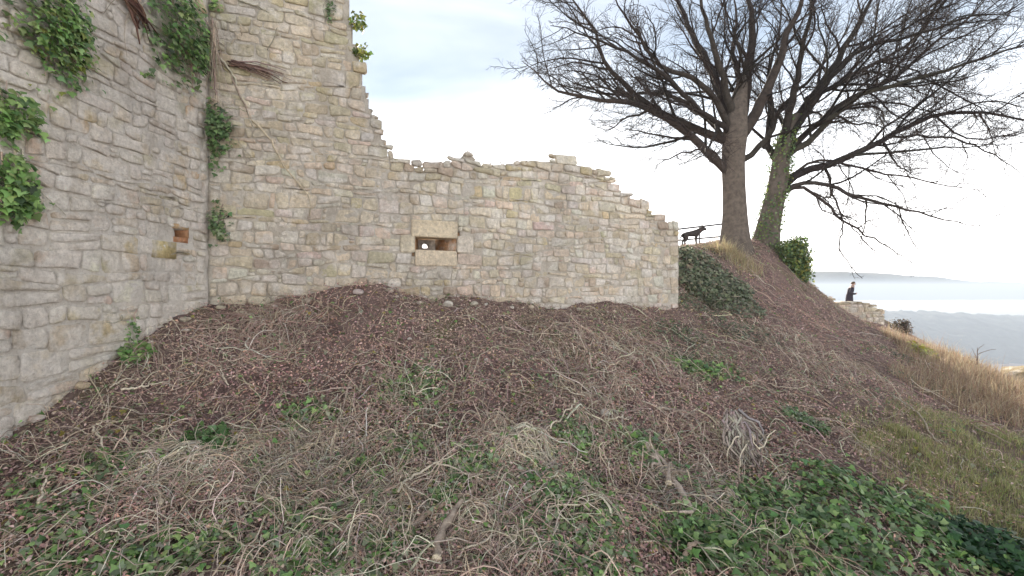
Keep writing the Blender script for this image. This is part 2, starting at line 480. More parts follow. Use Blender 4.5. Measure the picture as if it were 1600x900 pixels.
def box_mesh(name, lo, hi):
    x0, y0, z0 = lo; x1, y1, z1 = hi
    V = [(x0, y0, z0), (x1, y0, z0), (x1, y1, z0), (x0, y1, z0), (x0, y0, z1), (x1, y0, z1), (x1, y1, z1), (x0, y1, z1)]
    return mesh_np(name, V, [np.array([(0, 3, 2, 1), (4, 5, 6, 7), (0, 1, 5, 4), (1, 2, 6, 5), (2, 3, 7, 6), (3, 0, 4, 7)])])
def volume_mat(name, col, dens, g):
    m = bpy.data.materials.new(name); m.use_nodes = True; nt = m.node_tree; nt.nodes.clear()
    o = nt.nodes.new('ShaderNodeOutputMaterial'); v = nt.nodes.new('ShaderNodeVolumePrincipled')
    v.inputs['Color'].default_value = (*col, 1); v.inputs['Density'].default_value = dens; v.inputs['Anisotropy'].default_value = g
    nt.links.new(v.outputs[0], o.inputs['Volume']); return m
USE_HAZE = True
if USE_HAZE:
    obj('haze', box_mesh('haze', (-6400, -1000, VALLEY - 40), (6400, 7600, 26)), volume_mat('haze_air', (.46, .53, .62), .0006, .15), kind='stuff')
    # bank of mist lying in the valley between the wooded slope and the hills
    n1, n2 = 90, 30
    th = np.linspace(0, 1, n1); V = []
    Xm = np.linspace(-1500, 3600, n1)
    Yn = np.full(n1, 1700.); Yf = np.full(n1, 3100.)
    top = VALLEY + 88 + 14 * fbm(Xm / 300, Xm * 0, 8, 4)
    ring = []
    for t in np.linspace(0, 1, n2):
        Y = Yn + (Yf - Yn) * t
        z = VALLEY + 8 + (top - VALLEY - 8) * np.sin(np.pi * t) ** .35 + 10 * fbm(Xm / 180, Y / 180, 14, 4) * (0 < t < 1)
        ring.append(np.c_[Xm, Y, z])
    topv = np.concatenate(ring); botv = topv.copy(); botv[:, 2] = VALLEY + 4
    nv = len(topv)
    i, j = np.meshgrid(np.arange(n2 - 1), np.arange(n1 - 1), indexing='ij'); qq = (i * n1 + j).ravel()
    Ft = np.stack([qq, qq + 1, qq + n1 + 1, qq + n1], -1); Fb = Ft[:, ::-1] + nv
    eds = [(a, a + 1) for a in range(n1 - 1)] + [((n2 - 1) * n1 + a + 1, (n2 - 1) * n1 + a) for a in range(n1 - 1)]
    eds += [((b + 1) * n1, b * n1) for b in range(n2 - 1)] + [(b * n1 + n1 - 1, (b + 1) * n1 + n1 - 1) for b in range(n2 - 1)]
    Fs = np.array([(b, a, a + nv, b + nv) for a, b in eds])
    obj('mist', mesh_np('mist', np.concatenate([topv, botv]), [Ft, Fb, Fs]), volume_mat('valley_mist', (.95, .95, .95), .02, .2), kind='stuff')

# ------------------------------------------------------------------ rubble walls
PAL = dict(tan=(.68, .61, .50), buff=(.73, .66, .55), pink=(.71, .61, .54), grey=(.68, .66, .62), pale=(.80, .78, .73), ochre=(.62, .53, .33), olive=(.56, .52, .38), brown=(.52, .43, .35), orange=(.62, .42, .21))

def stone_mesh(name, pts, prot, emb, wf, seed, tilt):
    """pts: outline (k,2) in wall (u,z); wf maps (u,z,w) -> world; front pushed out by prot"""
    r = np.random.default_rng(seed)
    k = len(pts); c = pts.mean(0)
    tl = (pts - c) @ tilt
    d = pts - c
    inset = np.minimum(.016 / (np.linalg.norm(d, axis=1, keepdims=True) + 1e-6), .3)
    r0 = np.c_[pts, np.full(k, -emb)]
    r1 = np.c_[c + d * (1 - inset * .25), prot * .7 + tl * .5 + r.uniform(-.006, .003, k)]
    r2 = np.c_[c + d * (1 - inset * 1.35), prot + tl + r.uniform(-.010, .006, k)]
    ce = np.array([[c[0] + r.uniform(-.02, .02), c[1] + r.uniform(-.02, .02), prot + r.uniform(-.006, .008)]])
    V = wf(np.concatenate([r0, r1, r2, ce]))
    a = np.arange(k); b = (a + 1) % k
    F4 = np.concatenate([np.stack([a, b, b + k, a + k], -1), np.stack([a + k, b + k, b + 2 * k, a + 2 * k], -1)])
    F3 = np.stack([a + 2 * k, b + 2 * k, np.full(k, 3 * k)], -1)
    return V, [F4, F3]

def outline(q, r, cut=.16):
    """irregular 10-point outline from four corners (bl, br, tr, tl)"""
    q = np.asarray(q, float); out = []
    for i in range(4):
        a, b, pz = q[i], q[(i + 1) % 4], q[i - 1]
        la, lb = np.linalg.norm(a - pz), np.linalg.norm(b - a)
        c1 = min(r.uniform(.006, .045), la * .3); c2 = min(r.uniform(.006, .045), lb * .3)
        out.append(a + (pz - a) / (la + 1e-9) * c1); out.append(a + (b - a) / (lb + 1e-9) * c2)
        if lb > .3:
            t = r.uniform(.35, .65); m = a + (b - a) * t
            nn = np.array([(b - a)[1], -(b - a)[0]]) / (lb + 1e-9)
            out.append(m + nn * r.uniform(-.018, .014))
    return np.array(out)

def rubble(u0, u1, zbot, ztop, hgt, wid, avoid, seed, slope=0.0):
    """stones laid in wavering courses; ztop(u) is the ruined top"""
    r = np.random.default_rng(seed)
    stones = []
    z = zbot; k = 0
    zmax = max(ztop(u) for u in np.linspace(u0, u1, 80)) + .3
    bound = lambda kk, uu: .075 * (2 * vnoise(np.asarray(uu) * .9 + kk * 7.3, np.full_like(np.asarray(uu, float), kk * 3.1), seed) - 1) + .035 * (2 * vnoise(np.asarray(uu) * 3.1 + kk * 2.3, np.full_like(np.asarray(uu, float), kk * 5.1), seed + 4) - 1) + slope * np.asarray(uu)
    while z < zmax:
        h = r.uniform(*hgt(z))
        u = u0 - r.uniform(0, .2)
        k7 = k * 1.7
        while u < u1:
            w = np.clip(r.lognormal(math.log(wid), .42), .10, .85)
            w = min(w, h * 3.4)
            if u + w > u1 - .12: w = u1 - u + (0 if u + w > u1 else 0)
            ua, ub = max(u, u0), min(u + w, u1)
            if ub - ua > .06:
                gp = r.uniform(.003, .013)
                za, zb = z + bound(k, np.array([ua, ub])), z + h + bound(k + 1, np.array([ua, ub]))
                j = lambda s=.024: r.uniform(-s, s)
                lean = r.uniform(-.05, .05)
                quad = [(ua + gp - lean * .5, za[0] + gp + j()), (ub - gp - lean * .3, za[1] + gp + j()), (ub - gp + lean * .3, zb[1] - gp + j()), (ua + gp + lean * .5, zb[0] - gp + j())]
                sub = [quad]
                t = r.random()
                if h > .17 and t < .20:                       # two thin stones instead of one
                    s = r.uniform(.35, .65); q4 = np.array(quad)
                    ml = q4[0] + (q4[3] - q4[0]) * s; mr = q4[1] + (q4[2] - q4[1]) * (s + r.uniform(-.08, .08))
                    e = np.array([0, gp])
                    sub = [[q4[0], q4[1], mr - e, ml - e], [ml + e, mr + e, q4[2], q4[3]]]
                elif h > .14 and w > .3 and t < .30:          # a small pinning stone at one end
                    s = r.uniform(.70, .82); q4 = np.array(quad)
                    bm_, tm = q4[0] + (q4[1] - q4[0]) * s, q4[3] + (q4[2] - q4[3]) * s
                    e = np.array([gp, 0])
                    mr = bm_ + (tm - bm_) * .5; rr = q4[1] + (q4[2] - q4[1]) * .5; ez = np.array([0, gp])
                    sub = [[q4[0], bm_ - e, tm - e, q4[3]], [bm_ + e, q4[1], rr - ez, mr + e - ez], [mr + e + ez, rr + ez, q4[2], tm + e]]
                for qd in sub:
                    qd = np.array(qd); c = qd.mean(0)
                    tp = ztop(c[0]) + r.normal(0, .05)
                    if c[1] > tp - .01: continue
                    bad = False
                    for (a0, b0, a1, b1) in avoid:
                        if qd[:, 0].max() > a0 and qd[:, 0].min() < a1 and qd[:, 1].max() > b0 and qd[:, 1].min() < b1:
                            # trim the stone back to the edge of the opening, or drop it
                            if c[0] < a0: qd[:, 0] = np.minimum(qd[:, 0], a0 - .008)
                            elif c[0] > a1: qd[:, 0] = np.maximum(qd[:, 0], a1 + .008)
                            elif c[1] < b0: qd[:, 1] = np.minimum(qd[:, 1], b0 - .008)
                            elif c[1] > b1: qd[:, 1] = np.maximum(qd[:, 1], b1 + .008)
                            else: bad = True
                            if np.ptp(qd[:, 0]) < .06 or np.ptp(qd[:, 1]) < .04: bad = True
                    if not bad: stones.append(outline(qd, r))
            u += w
        z += h; k += 1
    return stones

def core_mesh(name, u0, u1, zbot, ztop, thick, wf, holes, step=.055, seed=1, drop=.07):
    nu = int(round((u1 - u0) / step)); us = np.linspace(u0, u1, nu + 1)
    zt = max(ztop(u) for u in us); nz = int(math.ceil((zt - zbot) / step)); zs = zbot + np.arange(nz + 1) * step
    ins = np.zeros((nu, nz), bool)
    for i in range(nu):
        uc = (us[i] + us[i + 1]) / 2; t = ztop(uc) - drop
        for j in range(nz):
            zc = (zs[j] + zs[j + 1]) / 2
            ins[i, j] = zc < t and not any(a0 < uc < a1 and b0 < zc < b1 for (a0, b0, a1, b1) in holes)
    UU, ZZ = np.meshgrid(us, zs, indexing='ij')
    wfr = .050 * fbm(UU * 4, ZZ * 4, seed, 4) + .014 * (vnoise(UU * 19, ZZ * 19, seed + 9) - .5) - .003
    Vf = wf(np.c_[UU.ravel(), ZZ.ravel(), wfr.ravel()]); Vb = wf(np.c_[UU.ravel(), ZZ.ravel(), np.full(UU.size, -thick)])
    n = UU.size; ids = np.arange(n).reshape(UU.shape)
    Fq = []
    for i in range(nu):
        for j in range(nz):
            if not ins[i, j]: continue
            a, b, c, d = ids[i, j], ids[i + 1, j], ids[i + 1, j + 1], ids[i, j + 1]
            Fq.append((a, b, c, d)); Fq.append((n + d, n + c, n + b, n + a))
            if i == 0 or not ins[i - 1, j]: Fq.append((d, a, n + a, n + d)) if False else Fq.append((a, d, n + d, n + a))
            if i == nu - 1 or not ins[i + 1, j]: Fq.append((c, b, n + b, n + c))
            if j == 0 or not ins[i, j - 1]: Fq.append((b, a, n + a, n + b))
            if j == nz - 1 or not ins[i, j + 1]: Fq.append((d, c, n + c, n + d))
    return mesh_np(name, np.concatenate([Vf, Vb]), [np.array(Fq)])

def project(p): return 800 + F * p[0] / p[1], 450 - F * (p[2] - EYE) / p[1]

def lay_stones(wall, stones, wf, colour, prot, seed, limit=250, emb=.03, name='stone', mat='stone'):
    r = np.random.default_rng(seed)
    made = []
    for i, pts in enumerate(stones):
        c = pts.mean(0)
        pr = prot(c, r)
        V, Fs = stone_mesh(name, pts, pr, emb, wf, seed * 1000 + i, r.normal(0, .03, 2))
        cen = wf(np.array([[c[0], c[1], 0]]))[0]
        px, py = project(cen) if cen[1] > .5 else (-999, -999)
        vis = -30 < px < 1630 and -30 < py < 930 and cen[2] > H(cen[0], cen[1]) - .1
        area = np.ptp(pts[:, 0]) * np.ptp(pts[:, 1]) / max(cen[1], .5) ** 2 * (1 if vis else .001)
        made.append((area, V, Fs, colour(c, r), cen))
    made.sort(key=lambda t: -t[0])
    for area, V, Fs, col, cen in made[:limit]:
        obj(name, mesh_np(name, V, Fs, np.broadcast_to(col, (len(V), 3))), M[mat], wall, cen)
    rest = made[limit:]
    if rest:
        V, Fs, cc = join([(V, Fs, np.asarray(col)[None]) for _, V, Fs, col, _ in rest])
        obj('stone_facing', mesh_np('stone_facing', V, Fs, cc), M[mat], wall, WLOC[wall.name], kind='stuff')
    return len(made)

def mk_colour(weights_fn):
    def f(c, r):
        w = weights_fn(c); ks = list(w); p = np.array([max(w[k_], 0) for k_ in ks], float); p /= p.sum()
        base = np.array(PAL[ks[r.choice(len(ks), p=p)]])
        return (base * .72 + .28 * np.array((.73, .66, .56))) * r.uniform(.90, 1.10) * (1 + r.normal(0, .02, 3))
    return f

# --- back wall
def wfB(a): 
    a = np.asarray(a); return np.c_[CX + DB[0] * a[:, 0] + NB[0] * a[:, 2], CY + DB[1] * a[:, 0] + NB[1] * a[:, 2], a[:, 1]]
prof = [(330, -90), (470, -85), (520, -70), (536, -30), (545, 0), (552, 55), (562, 100), (574, 150), (588, 185), (598, 212), (610, 241), (640, 254), (662, 262), (672, 259), (700, 251), (722, 248), (724, 238), (738, 238), (742, 251), (790, 257), (803, 250), (828, 247), (850, 247), (900, 252), (925, 261), (950, 274), (965, 290), (985, 304), (1003, 318), (1028, 334), (1050, 349), (1060, 354)]
pu = [wall_hit(x, y, DB) for x, y in prof]
topB = lambda u: float(np.interp(u, [a for a, _ in pu], [b for _, b in pu]))
UB1 = wall_hit(1060, 0, DB)[0]
ZB0 = EYE - .95
def rectB(x0, y0, x1, y1):
    a = wall_hit(x0, y1, DB); b = wall_hit(x1, y0, DB); return (a[0], a[1], b[0], b[1])
LINT, SILL, SLIT = rectB(642, 347, 715, 369.5), rectB(648, 392.5, 714, 415), rectB(648, 369.5, 714, 392.5)
JL, JR = rectB(625, 368, 648, 394), rectB(714, 370, 739, 395)
wallB = thing('castle_ruin', 'tall ruined rubble stone wall with a stepped broken top and a small slit window', 'wall', (*wfB(np.array([[UB1 / 2, 0, 0]]))[0][:2], EYE - .5))
hole = (SLIT[0] - .02, SLIT[1] - .02, SLIT[2] + .02, SLIT[3] + .02)
holeB = (SLIT[0] - .75, SLIT[1] - .12, SLIT[2] + .08, SLIT[3] + .12)
obj('mortar_core', core_mesh('mortar_core', 0, UB1, ZB0, topB, .95, wfB, [(SLIT[0] - .05, SLIT[1] - .1, SLIT[2] + .05, SLIT[3] + .1)], seed=5), M['mortar'], wallB, WLOC[wallB.name])
hB = lambda z: (.10, .21) if z > EYE + 1.2 else (.11, .23)
stB = rubble(0.02, UB1, ZB0, topB, hB, .27, [LINT, SILL, SLIT, JL, JR], 41)
wB = mk_colour(lambda c: dict(tan=3, buff=2.5, pink=1.6 - .1 * c[1], grey=2.2 + (1.2 if c[1] < EYE + .6 else 0), pale=1.0 if c[1] < EYE + 2 else .5, ochre=.5 + (.6 if c[1] > EYE + 2.2 else 0), olive=.3 + 1.4 * max(0, c[1] - EYE - 1.6) + (.6 if c[0] > 7 and c[1] > EYE + 1 else 0), brown=.7))
lay_stones(wallB, stB, wfB, wB, lambda c, r: r.uniform(.004, .034) + (.025 if topB(c[0]) - c[1] < .25 else 0), 51)

# slit window: lintel, sill, jambs, splayed throat and a pierced inner slab
def block(name, rect, parent, wf, depth, prot, col, seed):
    u0, z0, u1, z1 = rect; r = np.random.default_rng(seed)
    bm = bmesh.new()
    vs = []
    for w in (-depth, prot):
        for (u, z) in ((u0, z0), (u1, z0), (u1, z1), (u0, z1)):
            v = wf(np.array([[u + r.uniform(-.006, .006), z + r.uniform(-.006, .006), w + r.uniform(-.004, .004)]]))[0]
            vs.append(bm.verts.new(v))
    for f in ((3, 2, 1, 0), (4, 5, 6, 7), (0, 1, 5, 4), (1, 2, 6, 5), (2, 3, 7, 6), (3, 0, 4, 7)): bm.faces.new([vs[i] for i in f])
    bmesh.ops.recalc_face_normals(bm, faces=bm.faces)
    bmesh.ops.bevel(bm, geom=list(bm.edges), offset=.014, segments=2, affect='EDGES')
    me = bpy.data.meshes.new(name); bm.to_mesh(me); bm.free()
    at = me.color_attributes.new('tint', 'FLOAT_COLOR', 'POINT')
    at.data.foreach_set('color', np.tile(np.r_[col, 1].astype(np.float32), len(me.vertices)))
    u, z = (u0 + u1) / 2, (z0 + z1) / 2
    return obj(name, me, M['dressed'], parent, wf(np.array([[u, z, 0]]))[0])
def hexa(name, pts8, parent, wf, mat, col):
    V = wf(np.array(pts8, float))
    me = mesh_np(name, V, [np.array([(0, 3, 2, 1), (4, 5, 6, 7), (0, 1, 5, 4), (1, 2, 6, 5), (2, 3, 7, 6), (3, 0, 4, 7)])], np.broadcast_to(np.array(col), (8, 3)))
    return obj(name, me, mat, parent, V.mean(0))
s0, sz0, s1, sz1 = SLIT
# deep cheeks, floor and roof of the throat, turning to the left as it goes in
D1 = .62
def throat_uz(px, py, w):
    k = (px - 800) / F
    u = (k * (CY + NB[1] * w) - (CX + NB[0] * w)) / (DB[0] - k * DB[1])
    Y = CY + DB[1] * u + NB[1] * w
    return u, EYE + (450 - py) / F * Y
e0, e1 = throat_uz(653, 0, -D1)[0], throat_uz(680, 0, -D1)[0]      # back end of the throat
# inner slab pierced by a small round-headed hole
def pierced(name, cu, cz, hw, hh, rad, w0, w1, parent, col):
    n = 24; ang = np.linspace(0, 2 * np.pi, n, endpoint=False)
    inner = []
    for a in ang:
        u, z = math.cos(a) * rad, math.sin(a) * rad
        inner.append((cu + u, cz + (z if z > 0 else max(z, -rad * .45))))
    outer = []
    for a in ang:
        s = min(hw / max(abs(math.cos(a)), 1e-6), hh / max(abs(math.sin(a)), 1e-6)); outer.append((cu + math.cos(a) * s, cz + math.sin(a) * s))
    V = np.array([(u, z, w) for w in (w0, w1) for ring in (inner, outer) for u, z in ring])
    a = np.arange(n); b = (a + 1) % n
    Fq = np.concatenate([np.stack([a, b, b + n, a + n], -1)[:, ::-1], np.stack([a, b, b + n, a + n], -1) + 2 * n, np.stack([a, b, b + 2 * n, a + 2 * n], -1), np.stack([a + n, b + n, b + 3 * n, a + 3 * n], -1)[:, ::-1]])
    Vw = wfB(V)
    return obj(name, mesh_np(name, Vw, [Fq], np.broadcast_to(np.array(col), (len(V), 3))), M['stone'], parent, Vw.mean(0))
hu, hz = throat_uz(664.5, 385.5, -D1)
slit = pierced('slit_window', hu, hz, .75, .45, .062, -D1 - .10, -D1 - .002, wallB, (.50, .47, .45))
gp = .006
block('lintel', (LINT[0] + gp, LINT[1], LINT[2] - gp, LINT[3]), slit, wfB, .42, .045, (.80, .71, .56), 1)
block('sill', (SILL[0] + gp, SILL[1], SILL[2] - gp, SILL[3]), slit, wfB, .42, .042, (.78, .69, .56), 2)
block('jamb', (JL[0], JL[1], JL[2] - .002, JL[3]), slit, wfB, .42, .035, (.76, .70, .57), 3)
block('jamb', (JR[0] + .002, JR[1], JR[2], JR[3]), slit, wfB, .42, .035, (.78, .73, .66), 4)
hexa('cheek', [(s1 - .004, sz0 - .08, -.06), (s1 + .5, sz0 - .08, -.06), (s1 + .5, sz1 + .08, -.06), (s1 - .004, sz1 + .08, -.06), (e1, sz0 - .08, -D1), (s1 + .5, sz0 - .08, -D1), (s1 + .5, sz1 + .08, -D1), (e1, sz1 + .08, -D1)], slit, wfB, M['stone'], (.72, .44, .27))
hexa('cheek', [(s0 - .4, sz0 - .08, -.05), (s0 + .002, sz0 - .08, -.05), (s0 + .002, sz1 + .08, -.05), (s0 - .4, sz1 + .08, -.05), (s0 - .45, sz0 - .08, -D1), (e0, sz0 - .08, -D1), (e0, sz1 + .08, -D1), (s0 - .45, sz1 + .08, -D1)], slit, wfB, M['stone'], (.66, .44, .28))
hexa('throat_floor', [(s0 - .4, sz0 - .2, -.10), (s1 + .3, sz0 - .2, -.10), (s1 + .3, sz0 + .002, -.10), (s0 - .4, sz0 + .002, -.10), (s0 - .4, sz0 - .2, -D1), (s1 + .3, sz0 - .2, -D1), (s1 + .3, sz0 + .03, -D1), (s0 - .4, sz0 + .03, -D1)], slit, wfB, M['stone'], (.62, .44, .32))
hexa('throat_roof', [(s0 - .4, sz1 - .002, -.10), (s1 + .3, sz1 - .002, -.10), (s1 + .3, sz1 + .2, -.10), (s0 - .4, sz1 + .2, -.10), (s0 - .4, sz1 - .02, -D1), (s1 + .3, sz1 - .02, -D1), (s1 + .3, sz1 + .2, -D1), (s0 - .4, sz1 + .2, -D1)], slit, wfB, M['stone'], (.50, .34, .24))

# loose rubble lodged along the broken top
def lump(size, seed):
    r = np.random.default_rng(seed); bm = bmesh.new(); bmesh.ops.create_icosphere(bm, subdivisions=1, radius=1)
    pl = [(lambda v: v / np.linalg.norm(v))(r.normal(size=3)) for _ in range(6)]; of = r.uniform(.5, .8, 6)
    sq = r.uniform(.6, 1.2, 3) * np.array([1.15, .9, .65])
    for v in bm.verts:
        q_ = np.array(v.co)
        for n_, o_ in zip(pl, of):
            d_ = q_ @ n_
            if d_ > o_: q_ = q_ - n_ * (d_ - o_)
        v.co = q_ * sq * size
    bmesh.ops.triangulate(bm, faces=bm.faces)
    V = np.array([v.co[:] for v in bm.verts]); Fa = np.array([[v.index for v in f.verts] for f in bm.faces]); bm.free()
    a = r.uniform(0, 6.28); Rm = np.array([[math.cos(a), -math.sin(a), 0], [math.sin(a), math.cos(a), 0], [0, 0, 1]])
    return V @ Rm.T, Fa
ur = wall_hit(545, 0, DB)[0]
rl_ = np.random.default_rng(5)
for k_ in range(48):
    u = ur + (UB1 - ur) * (k_ + rl_.random()) / 48 - .02
    sz = rl_.uniform(.05, .13)
    V, Fa = lump(sz, 700 + k_)
    c = wfB(np.array([[u, topB(u) - .05 + rl_.uniform(-.02, .03), -rl_.uniform(0, .35)]]))[0]
    V = V + c
    obj('stone', mesh_np('stone', V, [Fa], np.broadcast_to(wB(np.array([u, c[2]]), rl_) * .95, (len(V), 3))), M['stone'], wallB, c)

# --- left wall
def wfL(a):
    a = np.asarray(a); return np.c_[CX + DL[0] * a[:, 0] + NL[0] * a[:, 2], CY + DL[1] * a[:, 0] + NL[1] * a[:, 2], a[:, 1]]
if (wfL(np.array([[1, 0, 1.]])) - wfL(np.array([[1, 0, 0.]])))[0][0] < 0: NL = -NL
if (wfB(np.array([[1, 0, 1.]])) - wfB(np.array([[1, 0, 0.]])))[0][1] > 0: NB = -NB
topL = lambda u: EYE + 5.0 - .25 * u + .25 * math.sin(u * 1.7) * .5
NICHE = (lambda a, b: (a[0], a[1], b[0], b[1]))(wall_hit(291, 377, DL), wall_hit(273, 355, DL))
wallL = thing('castle_ruin', 'pale rubble stone wall hung with ivy, with a small square niche near the corner', 'wall', (*wfL(np.array([[2.8, 0, 0]]))[0][:2], EYE - 1.5))
obj('mortar_core', core_mesh('mortar_core', -.9, 5.9, EYE - 2.6, topL, .95, wfL, [NICHE], seed=15), M['lit_mortar'], wallL, WLOC[wallL.name])
stL = rubble(.03, 5.9, EYE - 2.6, topL, lambda z: (.10, .20) if z > EYE + .8 else (.15, .31), .31, [NICHE], 61)
wL = mk_colour(lambda c: dict(tan=2.5, buff=2.6, pink=2.4, grey=1.6, pale=2.0, ochre=.5 + (1.0 if c[1] > EYE + 1.5 else 0), olive=.5 + .3 * (c[1] > EYE + 1), brown=.3, orange=(2.5 if c[0] < .8 and c[1] > EYE + 1.6 else .05)))
lay_stones(wallL, stL, wfL, wL, lambda c, r: r.uniform(.004, .036), 71, mat='limed_lit')
# the niche: four small reddish stones round a dark recess
nu0, nz0, nu1, nz1 = NICHE
def wbox(name, u0, z0, u1, z1, w0, w1, parent, wf, mat, col):
    return hexa(name, [(u0, z0, w1), (u1, z0, w1), (u1, z1, w1), (u0, z1, w1), (u0, z0, w0), (u1, z0, w0), (u1, z1, w0), (u0, z1, w0)], parent, wf, mat, col)

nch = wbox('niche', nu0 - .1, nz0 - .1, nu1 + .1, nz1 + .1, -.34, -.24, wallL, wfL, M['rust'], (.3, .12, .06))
wbox('stone', nu0 - .02, nz0 - .03, nu1 + .03, nz0 + .045, -.28, .012, nch, wfL, M['stone'], (.62, .32, .18))
wbox('stone', nu0 - .035, nz0 + .046, nu0 + .015, nz1 + .03, -.26, .014, nch, wfL, M['stone'], (.60, .34, .20))
wbox('stone', nu0 - .03, nz1 - .015, nu1 + .04, nz1 + .055, -.27, .016, nch, wfL, M['stone'], (.66, .48, .30))
wbox('stone', nu1 + .005, nz0 - .28, nu1 + .42, nz0 - .045, -.02, .030, wallL, wfL, M['stone'], (.70, .60, .34))
# ------------------------------------------------------------------ bare trees
def catmull(pts, m):
    pts = np.asarray(pts, float); n = len(pts)
    q = np.concatenate([[2 * pts[0] - pts[1]], pts, [2 * pts[-1] - pts[-2]]])
    seg = np.linalg.norm(np.diff(pts, axis=0), axis=1); cs = np.r_[0, np.cumsum(seg)]
    out = []
    for s in np.linspace(0, cs[-1], m):
        i = min(np.searchsorted(cs, s, 'right') - 1, n - 2); t = (s - cs[i]) / (seg[i] + 1e-9)
        a, b, c, d = q[i], q[i + 1], q[i + 2], q[i + 3]
        out.append(.5 * (2 * b + (c - a) * t + (2 * a - 5 * b + 4 * c - d) * t * t + (3 * b - a - 3 * c + d) * t ** 3))
    return np.array(out)
BACKLIT_BARK = [(.055, .043, .035), (.045, .036, .03), (.065, .052, .042)]  # limbs and twigs darker than the trunk: backlighting put into the colour
TWIG = [(.05, .037, .03), (.065, .047, .037), (.04, .031, .027)]
trng = np.random.default_rng(2024)

def grow(start, d, L, m, wob, up, sag):
    p = [start]; d = d / np.linalg.norm(d); st = L / (m - 1)
    for i in range(m - 1):
        t = i / (m - 1)
        d = d + trng.normal(0, wob, 3) + np.array([0, 0, up * (1 - t) - sag * t])
        d /= np.linalg.norm(d); p.append(p[-1] + d * st)
    return np.array(p)
def off_axis(t, ang):
    r = trng.normal(size=3); r -= r @ t * t; r /= np.linalg.norm(r) + 1e-9
    return t * math.cos(ang) + r * math.sin(ang)

def children(path, L, nch, lrange, arange, m, wob, up, sag, s0=.15, out=None):
    res = []
    n = len(path)
    for k in range(nch):
        s = s0 + (1 - s0) * ((k + trng.random()) / nch)
        x = s * (n - 1); i = min(int(x), n - 2); f = x - i
        p = path[i] * (1 - f) + path[i + 1] * f
        t = path[i + 1] - path[i]; t /= np.linalg.norm(t) + 1e-9
        d = off_axis(t, R(trng.uniform(*arange)))
        if out is not None: d = d + out(p) * .25
        res.append((grow(p, d, L * trng.uniform(*lrange) * (1.15 - .65 * s), m, wob, up, sag), s))
    return res

